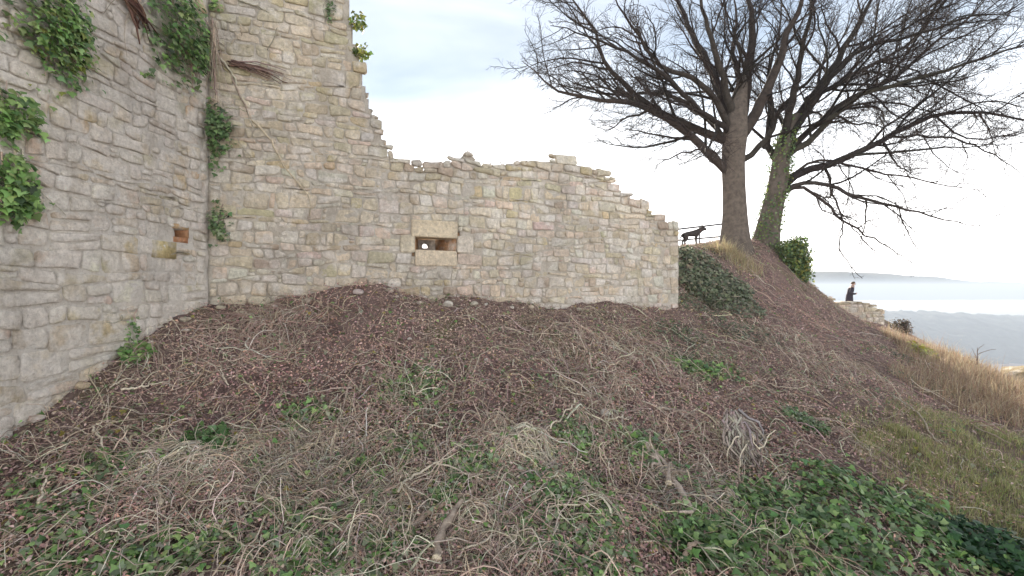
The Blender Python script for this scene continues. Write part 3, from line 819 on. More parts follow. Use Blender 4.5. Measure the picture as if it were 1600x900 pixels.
def make_tree(label, base, trunk_pts, trunk_r, limbs, flare):
    t = thing('bare_tree', label, 'tree', base)
    # trunk
    tp = catmull(trunk_pts, 22); m = len(tp)
    rr = np.interp(np.linspace(0, 1, m), np.linspace(0, 1, len(trunk_r)), trunk_r)
    s = 28; a = np.linspace(0, 2 * np.pi, s, endpoint=False); V = []
    for i in range(m):
        T = tp[min(i + 1, m - 1)] - tp[max(i - 1, 0)]; T /= np.linalg.norm(T)
        N = np.cross(T, [0, 1, 0]); N /= np.linalg.norm(N); B = np.cross(T, N)
        h = i / (m - 1)
        wv = 1 + .10 * np.sin(a * 3 + 1 + h * 2) * (1 - h) + .05 * np.sin(a * 7 + h * 5) + flare * math.exp(-max(h - .10, 0) * 9) * (.6 + .5 * np.maximum(0, np.sin(a * 5 + .7)))
        V.append(tp[i] + (rr[i] * wv)[:, None] * (np.cos(a)[:, None] * N + np.sin(a)[:, None] * B))
    V = np.concatenate(V); i, j = np.meshgrid(np.arange(m - 1), np.arange(s), indexing='ij')
    Fq = np.stack([i * s + j, i * s + (j + 1) % s, (i + 1) * s + (j + 1) % s, (i + 1) * s + j], -1).reshape(-1, 4)
    cap = (np.arange(s) + (m - 1) * s)[None]
    obj('trunk', mesh_np('trunk', V, [Fq, cap], np.broadcast_to(np.array((.15, .122, .098)), (len(V), 3)), True), M['bark'], t, base)
    cen = tp[-1]
    outdir = lambda p: (p - cen) / (np.linalg.norm(p - cen) + 1e-6)
    twg, twr = [], []
    for (pts, r0, r1, dens, sag) in limbs:
        lp = catmull(pts, 18)
        L = np.linalg.norm(np.diff(lp, axis=0), axis=1).sum()
        lp[1:-1] += trng.normal(0, .03, (16, 3))
        prts = []
        tt = np.linspace(0, 1, 18)
        rl = .80 * r0 * (1 - tt) ** .95 + r1 * .8
        V, fs = tubes(lp[None], rl[None], 9); prts.append((V, fs, pick(BACKLIT_BARK, 1)))
        b2 = children(lp, L, int(L * 1.55 * dens), (.24, .48), (28, 58), 9, .16, .06, sag, .10, outdir)
        for bp, s2 in b2:
            L2 = np.linalg.norm(np.diff(bp, axis=0), axis=1).sum()
            ra = np.interp(s2, tt, rl) * .55
            ra = min(ra * .85, .008 + .012 * L2)
            V, fs = tubes(bp[None], (ra * (1 - np.linspace(0, 1, 9)) ** .8 + .006)[None], 5); prts.append((V, fs, pick(BACKLIT_BARK, 1) * .75))
            b3 = children(bp, L2, int(3 + L2 * 3.2), (.25, .50), (28, 60), 6, .17, .04, sag, .12, outdir)
            for cp, s3 in b3:
                L3 = np.linalg.norm(np.diff(cp, axis=0), axis=1).sum()
                twg.append((cp, max(.0045, min(ra * .45, .012)), L3))
        b3 = children(lp, L, int(L * 3 * dens), (.04, .12), (30, 70), 6, .17, .04, sag, .1, outdir)
        for cp, s3 in b3: twg.append((cp, .008, np.linalg.norm(np.diff(cp, axis=0), axis=1).sum()))
        V, fs, cc = join(prts)
        obj('limb', mesh_np('limb', V, fs, cc, True), M['bark'], t, pts[0])
    P3 = np.array([c for c, _, _ in twg]); r3 = np.array([r for _, r, _ in twg])
    V1, f1 = tubes(P3, r3[:, None] * np.linspace(1, .55, 6)[None], 3)
    parts = [(V1, f1, np.repeat(pick(TWIG, len(P3)), 6 * 3, axis=0))]
    b4, r4 = [], []
    for cp, r_, L3 in twg:
        for dp, s4 in children(cp, L3, int(3 + L3 * 7.0), (.25, .62), (25, 60), 3, .16, .03, .04, .15):
            b4.append(dp); r4.append(max(.0032, r_ * .55))
    P4 = np.array(b4); r4 = np.array(r4)
    V2, f2 = tubes(P4, r4[:, None] * np.linspace(1, .6, 3)[None], 3)
    parts.append((V2, f2, np.repeat(pick(TWIG, len(P4)), 3 * 3, axis=0)))
    V, fs, cc = join(parts)
    obj('crown', mesh_np('crown', V, fs, cc), M['bark'], t, base, kind='stuff')
    return t

def Z(x, y): return (x / 2 + 800, y / 2)          # from the enlarged view of the crown
def limb(pts, Y0, dY, r0, r1=.012, dens=1.0, sag=.03):
    n = len(pts); out = []
    for i, (x, y) in enumerate(pts):
        out.append(P(*Z(x, y), Y0 + dY * (i / (n - 1)) ** 1.2))
    return (np.array(out), r0, r1, dens, sag)
YA = 17.0
gA = P(1148, 388, YA); gA[2] = H(gA[0], gA[1]) - .05
A_trunk = [gA + [0, 0, -1.1], gA + [0, 0, -.3], P(1148, 372, YA), P(1148, 330, YA), P(1147, 290, YA), P(1146, 250, YA), P(1149, 210, YA), P(1151, 180, YA), P(1156, 150, YA + .1), P(1163, 118, YA + .2)]
A_limbs = [
    limb([(680, 545), (640, 505), (575, 445), (540, 405), (440, 350), (380, 322), (300, 316), (215, 306), (150, 285), (90, 235), (30, 190)], YA, -1.5, .20, dens=1.15),
    limb([(690, 450), (620, 425), (520, 380), (430, 335), (350, 262), (290, 190), (255, 95), (190, 5), (150, -80)], YA, 1.5, .19, dens=1.1),
    limb([(690, 420), (640, 320), (560, 245), (470, 205), (400, 120), (335, 20), (290, -70)], YA, -2.5, .15),
    limb([(695, 400), (655, 300), (612, 205), (560, 100), (515, -10), (480, -130)], YA, 1.8, .24),
    limb([(700, 395), (672, 300), (640, 180), (608, 80), (585, -20), (570, -150)], YA, -1.0, .19),
    limb([(700, 420), (728, 310), (738, 200), (752, 90), (738, -10), (735, -180)], YA, .8, .28),
    limb([(705, 440), (750, 370), (795, 290), (832, 200), (862, 110), (905, -10), (950, -160)], YA, -1.6, .27),
    limb([(700, 410), (715, 280), (690, 170), (700, 80), (690, -60)], YA, 2.5, .17),
    limb([(690, 470), (600, 360), (500, 300), (420, 290), (330, 290), (240, 250), (170, 200)], YA, 3.0, .12),
    limb([(720, 500), (760, 470), (800, 430), (840, 340), (930, 250), (1010, 150), (1080, 40)], YA, 2.8, .13),
    limb([(690, 430), (640, 380), (590, 350), (480, 240), (360, 170), (240, 110), (120, 80)], YA, -3.0, .13),
    limb([(670, 520), (620, 470), (560, 470), (480, 500), (430, 540)], YA, -1.0, .05, dens=.9, sag=.10),
]
make_tree('large bare tree with a straight grey trunk standing by the railing on the bank', gA, A_trunk, [.52, .51, .43, .385, .365, .365, .375, .40, .36, .24, .16], A_limbs, .32)
YB = 18.0
gB = P(1200, 380, YB); gB[2] = H(gB[0], gB[1]) - .05
B_trunk = [gB + [-.15, 0, -1.0], gB + [-.1, 0, -.3], P(1197, 372, YB), P(1205, 335, YB), P(1213, 300, YB), P(1219, 265, YB), P(1222, 235, YB), P(1232, 205, YB), P(1246, 180, YB)]
B_limbs = [
    limb([(838, 500), (865, 440), (905, 350), (962, 272), (1040, 150), (1095, 50), (1135, -20), (1190, -150)], YB, .8, .26),
    limb([(835, 490), (862, 370), (888, 255), (915, 120), (940, -10), (950, -150)], YB, -1.5, .20),
    limb([(842, 500), (930, 440), (1005, 362), (1100, 290), (1210, 262), (1400, 205), (1590, 140), (1720, 90)], YB, -2.0, .15, dens=1.1),
    limb([(838, 590), (890, 540), (960, 525), (1050, 490), (1150, 440), (1290, 372), (1450, 350), (1620, 375), (1760, 390)], YB, 1.0, .18, dens=.9, sag=.05),
    limb([(850, 600), (905, 572), (1000, 585), (1100, 622), (1250, 660), (1360, 690), (1470, 705)], YB, -1.4, .10, dens=1.1, sag=.06),
    limb([(855, 600), (910, 585), (985, 640), (1035, 690), (1110, 735), (1190, 780), (1250, 822)], YB, -.8, .075, dens=1.0, sag=.10),
    limb([(1050, 490), (1180, 432), (1330, 428), (1450, 455), (1540, 505), (1610, 560)], YB + .2, 1.5, .07, dens=.8, sag=.08),
    limb([(832, 520), (800, 440), (812, 330), (800, 230), (830, 120), (850, -40)], YB, 2.6, .16),
    limb([(850, 480), (940, 400), (1060, 310), (1190, 250), (1300, 150), (1420, 60), (1520, -40)], YB, 2.4, .15, dens=1.1),
    limb([(845, 470), (920, 350), (1000, 240), (1100, 150), (1250, 110), (1400, 60), (1560, 40)], YB, -3.0, .15, dens=1.1),
    limb([(920, 310), (1000, 270), (1130, 200), (1250, 130), (1330, 30), (1400, -60)], YB + .2, 3.0, .12),
    limb([(1000, 590), (1025, 660), (1035, 720), (1020, 770), (1060, 830), (1095, 870)], YB - .3, -.6, .035, dens=.8, sag=.12),
    limb([(845, 560), (960, 500), (1100, 530), (1260, 560), (1400, 590), (1490, 600)], YB, 2.2, .06, dens=.7, sag=.06),
]
tB = make_tree('bare tree with an ivy-clad leaning trunk and low limbs sweeping towards the valley', gB, B_trunk, [.48, .47, .40, .36, .34, .31, .27, .21, .16], B_limbs, .3)

# ------------------------------------------------------------------ ivy and other plants
IVY = [(.16, .29, .08), (.22, .37, .11), (.28, .42, .15), (.12, .22, .08), (.33, .44, .16)]
IVYY = [(.22, .26, .06), (.30, .30, .07), (.16, .22, .05), (.12, .18, .05)]
IVYD = [(.09, .15, .06), (.125, .21, .075), (.16, .25, .095), (.23, .32, .14)]
GREYG = [(.30, .34, .21), (.23, .29, .16), (.36, .38, .26), (.19, .25, .12)]
DRY = [(.58, .48, .36), (.50, .41, .31), (.66, .58, .45), (.40, .30, .24), (.52, .40, .31)]
DEADL = [(.52, .37, .295), (.45, .315, .265), (.59, .45, .36), (.38, .265, .235), (.60, .49, .39), (.43, .30, .26), (.48, .34, .23), (.40, .33, .24)]
def fol_on_wall(n, wf, cu, cz, ru, rz, rw, size, pal, droop=.6, shape='blob'):
    k = max(3, n // 28)                                        # sprays that hang and overlap
    t0 = rng.random(k) ** .6; a0 = rng.uniform(0, 2 * np.pi, k)
    su = cu + ru * .78 * t0 * np.cos(a0); sz = cz + rz * .70 * t0 * np.sin(a0) + rz * .1
    j_ = rng.integers(0, k, n); ln = rng.random(n)
    u = su[j_] + rng.normal(0, .13 * ru + .025, n) + rng.normal(0, .25, k)[j_] * ru * ln * .6
    z = sz[j_] - ln * rz * rng.uniform(.25, .75, k)[j_] + rng.normal(0, .10 * rz + .015, n)
    far_ = rng.random(n) < .22; u = u + far_ * rng.normal(0, .28 * ru, n); z = z - far_ * rng.random(n) * .35 * rz
    t = np.clip(np.hypot((u - cu) / ru, (z - cz) / rz), 0, 1)
    if wf is wfB: ok_ = u > .03
    else: ok_ = u > .03
    u, z, t = u[ok_], z[ok_], t[ok_]; n = len(u)
    w = .02 + rw * (1 - .8 * t ** 2) * rng.random(n) ** .6 + .02
    pos = wf(np.c_[u, z, w])
    nw = wf(np.array([[0, 0, 1.]]))[0] - wf(np.array([[0, 0, 0.]]))[0]
    nrm = nw[None] * .8 + np.array([[0, 0, .55]]) + rng.normal(0, .38, (n, 3))
    tip = np.array([[0, 0, -1.]]) + rng.normal(0, .55, (n, 3))
    s = size * rng.uniform(.40, 1.2, n)
    return scatter(IVY_V, IVY_F, pos, frames(nrm, tip), s, pick(pal, n, .32))
def wall_stems(k, wf, starts, dirs, L, m, rad, wob, w0=.02):
    """woody stems creeping over a wall; in wall coordinates"""
    Ps = []
    for i in range(k):
        p = np.array(starts[i % len(starts)], float) + rng.normal(0, .04, 2); d = np.array(dirs[i % len(dirs)], float); d /= np.linalg.norm(d)
        q = [p]; st = L * rng.uniform(.6, 1.2) / (m - 1)
        for _ in range(m - 1):
            d = d + rng.normal(0, wob, 2); d /= np.linalg.norm(d); q.append(q[-1] + d * st)
        q = np.array(q); Ps.append(wf(np.c_[q, w0 + .02 * rng.random() + .03 * np.sin(np.linspace(0, 6, m) + rng.random() * 6) ** 2]))
    Ps = np.array(Ps)
    V, f = tubes(Ps, np.linspace(1, .45, m)[None] * (rad * rng.uniform(.6, 1.3, (k, 1))), 5)
    return V, f, np.repeat(pick(DRY, k), m * 5, axis=0)
def plant(name, label, cat, base, leaves, stems=None, group=None, lm='ivy', sm='stem'):
    t = thing(name, label, cat, base, group)
    V, f, c = join(leaves) if isinstance(leaves, list) else leaves
    obj('foliage', mesh_np('foliage', V, f, c), M[lm], t, base)
    if stems is not None:
        V, f, c = stems; obj('stem', mesh_np('stem', V, f, c, True), M[sm], t, base)
    return t
uL = lambda x, y: wall_hit(x, y, DL)
uB = lambda x, y: wall_hit(x, y, DB)
def wall_plant(label, wf, uz, x, y, rx, ry, n, size, pal, sd, depth=.16, nst=6):
    """leafy clump centred at photograph pixel (x, y), rx/ry its half-width and half-height there in pixels"""
    c = uz(x, y); e = uz(x + rx, y - ry); ru, rz = abs(e[0] - c[0]), abs(e[1] - c[1])
    base = wf(np.array([[c[0], c[1], 0.]]))[0]
    st = wall_stems(nst, wf, [(c[0] + ru * .2 * k, c[1] + rz * .8) for k in (-2, 0, 2)], [(.2, -1), (-.3, -1), (0, -1)], rz * 1.8, 9, .008, .3) if nst else None
    return plant('ivy_clump', label, 'ivy', base, fol_on_wall(n, wf, c[0], c[1], ru, rz, depth, size, pal), st)
wall_plant('large bright green ivy clump hanging at the top of the pale wall', wfL, uL, 75, 25, 62, 62, 900, .075, IVY + [(.20, .24, .06)], 1, .28)
wall_plant('leafy ivy sprig half way up the pale wall, above a larger hanging tuft', wfL, uL, 12, 172, 42, 25, 260, .08, IVY, 2, .2)
wall_plant('hanging ivy tuft on the pale wall below a leafy sprig', wfL, uL, 8, 285, 38, 50, 420, .085, IVY, 3, .22)
wall_plant('tiny green seedling sprouting from a joint of the pale wall', wfL, uL, 228, 112, 8, 8, 22, .05, IVY, 4, .05, 0)
wall_plant('thin scatter of ivy leaves low on the pale wall', wfL, uL, 195, 505, 20, 26, 40, .05, IVY, 5, .04, 3)
wall_plant('dark ivy clump in the wall corner below the root tangle', wfB, uB, 333, 205, 34, 52, 620, .085, IVYD + [(.10, .17, .06)], 6, .26, 14)
wall_plant('small ivy tuft in the wall corner beside the square niche', wfB, uB, 343, 345, 17, 34, 230, .065, IVYD + GREYG, 7, .12, 5)
wall_plant('thick dark ivy over the wall corner mixed with dead stems', wfL, uL, 276, 42, 40, 62, 900, .085, IVYD + IVY, 8, .30, 16)
wall_plant('small ivy tuft high on the back wall beside dead stems', wfB, uB, 336, 8, 13, 9, 60, .06, IVY, 9, .08, 0)
wall_plant('small dark ivy spray high on the tall broken wall edge', wfB, uB, 515, 18, 6, 26, 60, .055, IVYD, 10, .05, 2)
# sunlit plants on the broken edge of the tall wall
def tuft(label, cpos, rad, n, size, pal, name='wall_plant', cat='plant', sq=(1, 1, 1), stem=True):
    d = rng.normal(size=(n, 3)); d /= np.linalg.norm(d, axis=1, keepdims=True)
    pos = cpos + d * (rad * rng.random((n, 1)) ** .5) * np.array(sq)
    nrm = d * .5 + rng.normal(0, .6, (n, 3)) + [0, 0, .5]
    lv = scatter(IVY_V, IVY_F, pos, frames(nrm, d + [0, 0, -.2] + rng.normal(0, .4, (n, 3))), size * rng.uniform(.6, 1.2, n), pick(pal, n, .2))
    st = None
    if stem:
        k = 8; root = cpos + np.array([-rad * .8, 0, -rad * .5]); tips = pos[rng.integers(0, n, k)]
        Ps = np.stack([root + (tips - root) * s + np.array([0, 0, .2 * rad * math.sin(s * 3)]) for s in np.linspace(0, 1, 6)], 1)
        V, f = tubes(Ps, np.full((k, 6), .006), 4); st = (V, f, np.repeat(pick(DRY, k), 24, axis=0))
    return plant(name, label, cat, cpos - np.array([0, 0, rad * sq[2]]), lv, st)
for (x, y, rp, lab) in ((560, 33, 13, 'sunlit leafy sprig on the broken edge of the tall wall, upper one'), (566, 82, 13, 'sunlit yellow-green sprig on the broken edge of the tall wall, lower one')):
    Yw = wall_Y(x, DB); tuft(lab, P(x, y, Yw - .05), rp / F * Yw, 90, .075, IVYY)

# dead vine stems and roots on the walls
def traced(uz, wf, pts, m, jit, w=.03):
    q = catmull(np.array([uz(max(x, 329 + .12 * (x - 290)) if uz is uB else x, y) for x, y in pts]), m); q[1:-1] += rng.normal(0, jit, (m - 2, 2))
    return wf(np.c_[q, w + .015 * np.sin(np.linspace(0, 9, m))])
def vine(label, uz, wf, lines, rad, cat='vine', name='dead_vine', pal=DRY):
    base = traced(uz, wf, lines[0][1], 8, 0)[0]
    t = thing(name, label, cat, base)
    for r_, pts in lines:
        p = traced(uz, wf, pts, 22, .008)
        V, f = tubes(p[None], (np.linspace(1, .5, 22) * rad * r_)[None], 6, True)
        obj('stem', mesh_np('stem', V, f, np.broadcast_to(pick(pal, 1), (len(V), 3)), True), M['wood'], t, p[0])
    return t
vine('long dead vine stems creeping down the back wall from the corner ivy', uB, wfB, [
    (1.2, [(300, 40), (320, 62), (335, 80), (345, 95), (358, 110), (368, 135), (380, 160), (392, 188)]), (.9, [(392, 188), (405, 198), (418, 212), (432, 235), (440, 255), (452, 270), (470, 290), (484, 312), (484, 338)]),
    (.9, [(318, 38), (330, 70), (333, 95), (336, 125), (338, 150)]), (.8, [(345, 92), (352, 100), (366, 120), (372, 140), (385, 168), (392, 190)]),
    (.7, [(372, 2), (395, 10), (420, 20), (435, 32), (432, 48), (428, 62), (418, 80)]), (.6, [(376, 40), (378, 55), (370, 60), (362, 70)]),
    (.6, [(318, 28), (330, 50), (340, 66), (352, 74)]), (.7, [(300, 60), (315, 70), (328, 90), (334, 110), (338, 150), (340, 185)]), (.6, [(290, 50), (310, 75), (325, 85), (340, 100)]),
    (.5, [(310, 30), (322, 45), (333, 62), (334, 76)]), (.6, [(390, 186), (396, 200), (394, 206)]), (.5, [(345, 172), (365, 170), (382, 174), (392, 186)])], .019)
def hang_roots(label, uz, wf, x0, y0, x1, y1, k, rad, pal, sp):
    base = wf(np.array([[*uz(x0, y0), 0]]))[0]; t = thing('root_tangle', label, 'roots', base)
    a = np.array(uz(x0, y0)); b = np.array(uz(x1, y1))
    for i in range(k):
        s = a + rng.normal(0, sp * .4, 2); e = a + (b - a) * rng.uniform(.5, 1.1) + rng.normal(0, sp, 2)
        m = 9; q = s[None] + (e - s)[None] * np.linspace(0, 1, m)[:, None]; q[1:] += np.cumsum(rng.normal(0, .012, (m - 1, 2)), 0)
        p = wf(np.c_[q, .03 + rng.uniform(.02, .14) * np.sin(np.linspace(0.3, 3, m))])
        V, f = tubes(p[None], (np.linspace(1, .35, m) * rad * rng.uniform(.5, 1.4))[None], 5, True)
        obj('root', mesh_np('root', V, f, np.broadcast_to(pick(pal, 1), (len(V), 3)), True), M['wood'], t, p[0])
    return t
hang_roots('dark brown bundle of thick roots hanging over the top of the pale wall', uL, wfL, 185, -12, 228, 60, 16, .022, [(.14, .075, .05), (.19, .11, .075), (.10, .055, .04)], .10)
hang_roots('reddish root tangle caught on the back wall ledge', uB, wfB, 362, 100, 448, 122, 22, .012, [(.24, .15, .12), (.30, .21, .16), (.17, .10, .08)], .06)

hang_roots('pale dry stems hanging in the wall corner below the thick ivy', uB, wfB, 334, 40, 346, 150, 18, .009, DRY, .10)
hang_roots('bunch of dry stems trailing from the thick corner ivy along the pale wall', uL, wfL, 268, 50, 305, 130, 14, .010, DRY, .10)
# ivy bush and ivy on the leaning trunk
def bush(label, c, rx, ry, rz, n, size, pal, name='ivy_bush', cat='bush', woody=30):
    d = rng.normal(size=(n, 3)); d /= np.linalg.norm(d, axis=1, keepdims=True)
    sub = rng.integers(0, 5, n); offs = np.array([(0, 0, -.25), (-.35, 0, .30), (.30, .1, .05), (.05, -.2, .45), (.35, 0, -.45)])[sub] * np.array([rx, ry, rz])
    lump = 1 + .45 * fbm(d[:, 0] * 2.5 + 3, d[:, 2] * 2.5 + d[:, 1], 44, 3) * 2
    rr = np.minimum(np.abs(rng.normal(.62, .26, n)), 1.25) * lump
    pos = c + offs + d * rr[:, None] * np.array([rx, ry, rz]) * np.array([.78, .58, .5, .45, .5])[sub][:, None]
    nrm = d * .7 + rng.normal(0, .45, (n, 3)) + [0, 0, .35]
    lv = scatter(IVY_V, IVY_F, pos, frames(nrm, d + [0, 0, -.5] + rng.normal(0, .4, (n, 3))), size * rng.uniform(.6, 1.3, n), pick(pal, n, .22))
    root = c - np.array([0, 0, rz]); tips = pos[rng.integers(0, n, woody)]
    Ps = np.stack([root + (tips - root) * s + np.array([0, 0, .15 * rz * math.sin(s * 3)]) for s in np.linspace(0, 1, 7)], 1) + rng.normal(0, .02, (woody, 7, 3))
    V, f = tubes(Ps, np.linspace(1, .3, 7)[None] * np.full((woody, 1), .016), 4)
    return plant(name, label, cat, root, lv, (V, f, np.repeat(pick(TWIG, woody), 28, axis=0)))
bush('dark green ivy bush at the foot of the leaning tree, overlooking the valley', P(1242, 405, 17.0), .72, .8, .95, 5200, .085, IVYD + IVYY)
bush('brown leafless shrub on the slope edge beside the low stone bastion', P(1408, 512, 18.4), .55, .5, .45, 1500, .05, [(.12, .08, .06), (.16, .11, .08), (.10, .09, .05)], 'shrub', 'shrub', 60)
n = 2600
h = rng.random(n) ** 1.1
tp = catmull(B_trunk, 40)
xx = h * 38.9; ii = xx.astype(int); ctr = tp[ii] + (tp[ii + 1] - tp[ii]) * (xx - ii)[:, None]; rad = np.interp(h, [0, .2, 1], [.56, .43, .30])
an = rng.uniform(0, 2 * np.pi, n); nd = np.c_[np.cos(an), np.sin(an), np.zeros(n)]
kp = fbm(an * 1.2, h * 6, 61, 3) > -.06 - .12 * (1 - h); ctr, rad, nd, an, h = ctr[kp], rad[kp], nd[kp], an[kp], h[kp]; n = len(h)
lv = scatter(IVY_V, IVY_F, ctr + nd * (rad + .02 + .10 * rng.random(n) ** 2)[:, None], frames(nd + rng.normal(0, .4, (n, 3)) + [0, 0, .4], np.array([[0, 0, -1.]]) + rng.normal(0, .5, (n, 3))), .085 * rng.uniform(.6, 1.2, n), pick(IVYD + IVYY[2:] + IVYY[:1], n, .2))
plant('ivy_vine', 'ivy climbing the trunk of the leaning tree', 'ivy', gB, lv)

# ------------------------------------------------------------------ railing and dog on the bank
YR = 19.5
rl = thing('railing', 'thin dark metal railing with two rails behind the dog', 'railing', P(1093, 383, YR))
def bar(name, a, b, r, parent, mat='steel', s=8):
    V, f = tubes(np.array([np.linspace(a, b, 4)]), np.full((1, 4), r), s, True)
    return obj(name, mesh_np(name, V, f, None, True), M[mat], parent, (np.asarray(a) + b) / 2)
bar('rail', P(1010, 364, YR - .4), P(1150, 347.5, YR + .4), .036, rl)
bar('rail', P(1010, 380, YR - .4), P(1150, 367.5, YR + .4), .032, rl)
for x, y in ((1093, 354.5), (1041, 360.3)):
    a = P(x, y, YR); b = a.copy(); b[2] = H(a[0], a[1]) - .2
    bar('post', a, b, .030, rl)

def skin_mesh(name, verts, edges, radii, root=0, sub=2):
    me = bpy.data.meshes.new(name); me.from_pydata([tuple(v) for v in verts], edges, [])
    o = bpy.data.objects.new(name + '_tmp', me); C.objects.link(o)
    md = o.modifiers.new('s', 'SKIN'); md.use_smooth_shade = True
    for i, r_ in enumerate(radii):
        rv = r_ if isinstance(r_, tuple) else (r_, r_)
        me.skin_vertices[0].data[i].radius = rv; me.skin_vertices[0].data[i].use_root = (i == root)
    sb = o.modifiers.new('d', 'SUBSURF'); sb.levels = sub; sb.render_levels = sub
    dg = bpy.context.evaluated_depsgraph_get(); dg.update()
    out = bpy.data.meshes.new_from_object(o.evaluated_get(dg))
    bpy.data.objects.remove(o); out.name = name
    return out
def place(me, origin, rz=0, s=1, lean=0):
    if lean:
        for v in me.vertices:
            t_ = max(0, v.co.z - .95); v.co.y += lean * t_; v.co.z -= lean * .25 * t_ * t_
    me.transform(Matrix.Translation(Vector(origin)) @ Matrix.Rotation(rz, 4, 'Z') @ Matrix.Scale(s, 4)); return me

# dog, facing right along +x, ears pricked; shoulder 0.50 m
gd = P(1079, 381.5, 17.0); gd[2] = H(gd[0], gd[1])
V = [(-.34, 0, .47), (-.12, 0, .475), (.10, 0, .47), (.24, 0, .50), (.36, 0, .61), (.44, 0, .69), (.53, 0, .685), (.63, 0, .645), (.675, 0, .632),
     (-.40, 0, .48), (-.50, 0, .40), (-.56, 0, .30), (-.57, 0, .22)]
E = [(0, 1), (1, 2), (2, 3), (3, 4), (4, 5), (5, 6), (6, 7), (7, 8), (0, 9), (9, 10), (10, 11), (11, 12)]
Rr = [(.115, .105), (.10, .095), (.125, .105), (.12, .10), (.085, .08), (.075, .075), (.07, .07), (.042, .042), (.03, .032), .05, .026, .02, .012]
Rr = [tuple(1.18 * q for q in r_) if isinstance(r_, tuple) else r_ * 1.1 for r_ in Rr]
def add(v, r_, fr):
    V.append(v); Rr.append(r_); E.append((fr, len(V) - 1)); return len(V) - 1
for sy in (-1, 1):
    ox = .03 * sy
    a = add((.20 + ox, .085 * sy, .40), .062, 3); a = add((.17 + ox, .085 * sy, .27), .048, a); a = add((.19 + ox, .085 * sy, .13), .034, a); a = add((.18 + ox, .085 * sy, .045), .030, a); add((.225 + ox, .085 * sy, .022), .024, a)
    a = add((-.33 - ox, .085 * sy, .38), .075, 0); a = add((-.27 - ox, .085 * sy, .27), .058, a); a = add((-.41 - ox, .085 * sy, .165), .036, a); a = add((-.385 - ox, .085 * sy, .045), .030, a); add((-.335 - ox, .085 * sy, .022), .024, a)
    a = add((.455, .042 * sy, .745), .026, 5); add((.448, .055 * sy, .83), .008, a)
V = [(v[0] * .82 + .06, v[1], v[2]) for v in V]
dg_t = thing('dog', 'dark short-haired dog with pricked ears standing by the railing on the bank', 'dog', gd)
obj('body', place(skin_mesh('body', V, E, Rr, 2), gd, R(-4), .93), M['fur'], dg_t, gd)
a = np.linspace(0, 2 * np.pi, 13); cpts = np.stack([.343 + .05 * np.cos(a), .093 * np.sin(a), .592 - .06 * np.cos(a)], -1)
Vc, fc = tubes(cpts[None], np.full((1, 13), .014), 5)
obj('collar', place(mesh_np('collar', Vc, fc), gd, R(-4), .93), plain('red_collar', (.25, .05, .04), .6), dg_t, gd)

# ------------------------------------------------------------------ low stone bastion and the person on it
YS = 24.0
bx0, bx1 = P(1283, 0, YS)[0], P(1392, 0, YS)[0]
wfS = lambda a: np.c_[bx0 + np.asarray(a)[:, 0], YS + .12 * np.asarray(a)[:, 0] - np.asarray(a)[:, 2], np.asarray(a)[:, 1]]
LS = bx1 - bx0
tS = lambda u: EYE - .78 - .05 * math.sin(u * 2.1) - .16 * max(0, u - 2.0) - (.5 * max(0, u - 3.0)) + .25 * (u < .7)
bs = thing('stone_bastion', 'low ruined stone bastion on the slope edge in front of the person', 'wall', (bx0 + LS / 2, YS, EYE - 2.2))
obj('mortar_core', core_mesh('mortar_core', 0, LS, EYE - 3.0, tS, 1.1, wfS, [], .10, 25), M['mortar'], bs, WLOC[bs.name])
stS = rubble(0, LS, EYE - 2.3, tS, lambda z: (.13, .24), .36, [], 81)
lay_stones(bs, stS, wfS, mk_colour(lambda c: dict(tan=2, buff=2, pink=1.5, grey=2, pale=1)), lambda c, r: r.uniform(.02, .07), 82)
for k in range(9):                                                # loose cap slabs
    u = .2 + k * (LS - .5) / 8; wd = rng.uniform(.30, .5); z0 = tS(u) - .07
    bm_ = hexa('slab', [(u - wd / 2 + rng.normal(0, .03), z0, .10), (u + wd / 2, z0 + .02, .08), (u + wd / 2 - .04, z0 + .12, .06), (u - wd / 2 + .03, z0 + .11, .08), (u - wd / 2, z0, -.7), (u + wd / 2, z0, -.75), (u + wd / 2 - .03, z0 + .12, -.7), (u - wd / 2 + .02, z0 + .13, -.65)], bs, wfS, M['stone'], (.56, .49, .38))

gp_ = P(1327, 487, 26.0); gp_[2] = H(gp_[0], gp_[1])
per = thing('person', 'person in a long dark coat with hands held in front, standing at the bastion', 'person', gp_)
# built facing +y then turned; height about 1.75 m
V = [(0, 0, .96), (0, .01, 1.12), (0, .0, 1.32), (0, .0, 1.44), (0, .03, 1.52), (0, .055, 1.60), (0, .06, 1.68), (0, .05, 1.735)]
E = [(i, i + 1) for i in range(7)]
Rr = [(.165, .12), (.15, .11), (.175, .12), (.13, .09), .055, (.075, .085), (.075, .092), (.05, .065)]
for sx in (-1, 1):
    a = add((.19 * sx, -.01, 1.40), .062, 3); a = add((.245 * sx, -.03, 1.13), .048, a); a = add((.14 * sx, .21, 1.06), .036, a); h_ = add((.07 * sx, .275, 1.07), (.032, .022), a)
    for fi, (fx, fz, fl) in enumerate(((.0, .03, .075), (.0, .010, .085), (.0, -.010, .08), (.0, -.028, .062))):
        b_ = add((.07 * sx - .035 * sx, .31, 1.07 + fz), .010, h_); add((.07 * sx - (.035 + fl * .5) * sx, .305, 1.065 + fz), .008, b_)
    b_ = add((.075 * sx, .29, 1.115), .011, h_); add((.045 * sx, .315, 1.135), .009, b_)
    a = add((.095 * sx, 0, .86), .095, 0); a = add((.105 * sx, .015, .49), .062, a); a = add((.11 * sx, -.01, .10), .042, a); a = add((.115 * sx, .04, .045), .045, a); add((.125 * sx, .15, .03), .036, a)
RZP = R(-112)
obj('body', place(skin_mesh('body', V, E, Rr, 0), gp_, RZP, 1, .20), M['skin'], per, gp_); body_o = per.children[0]
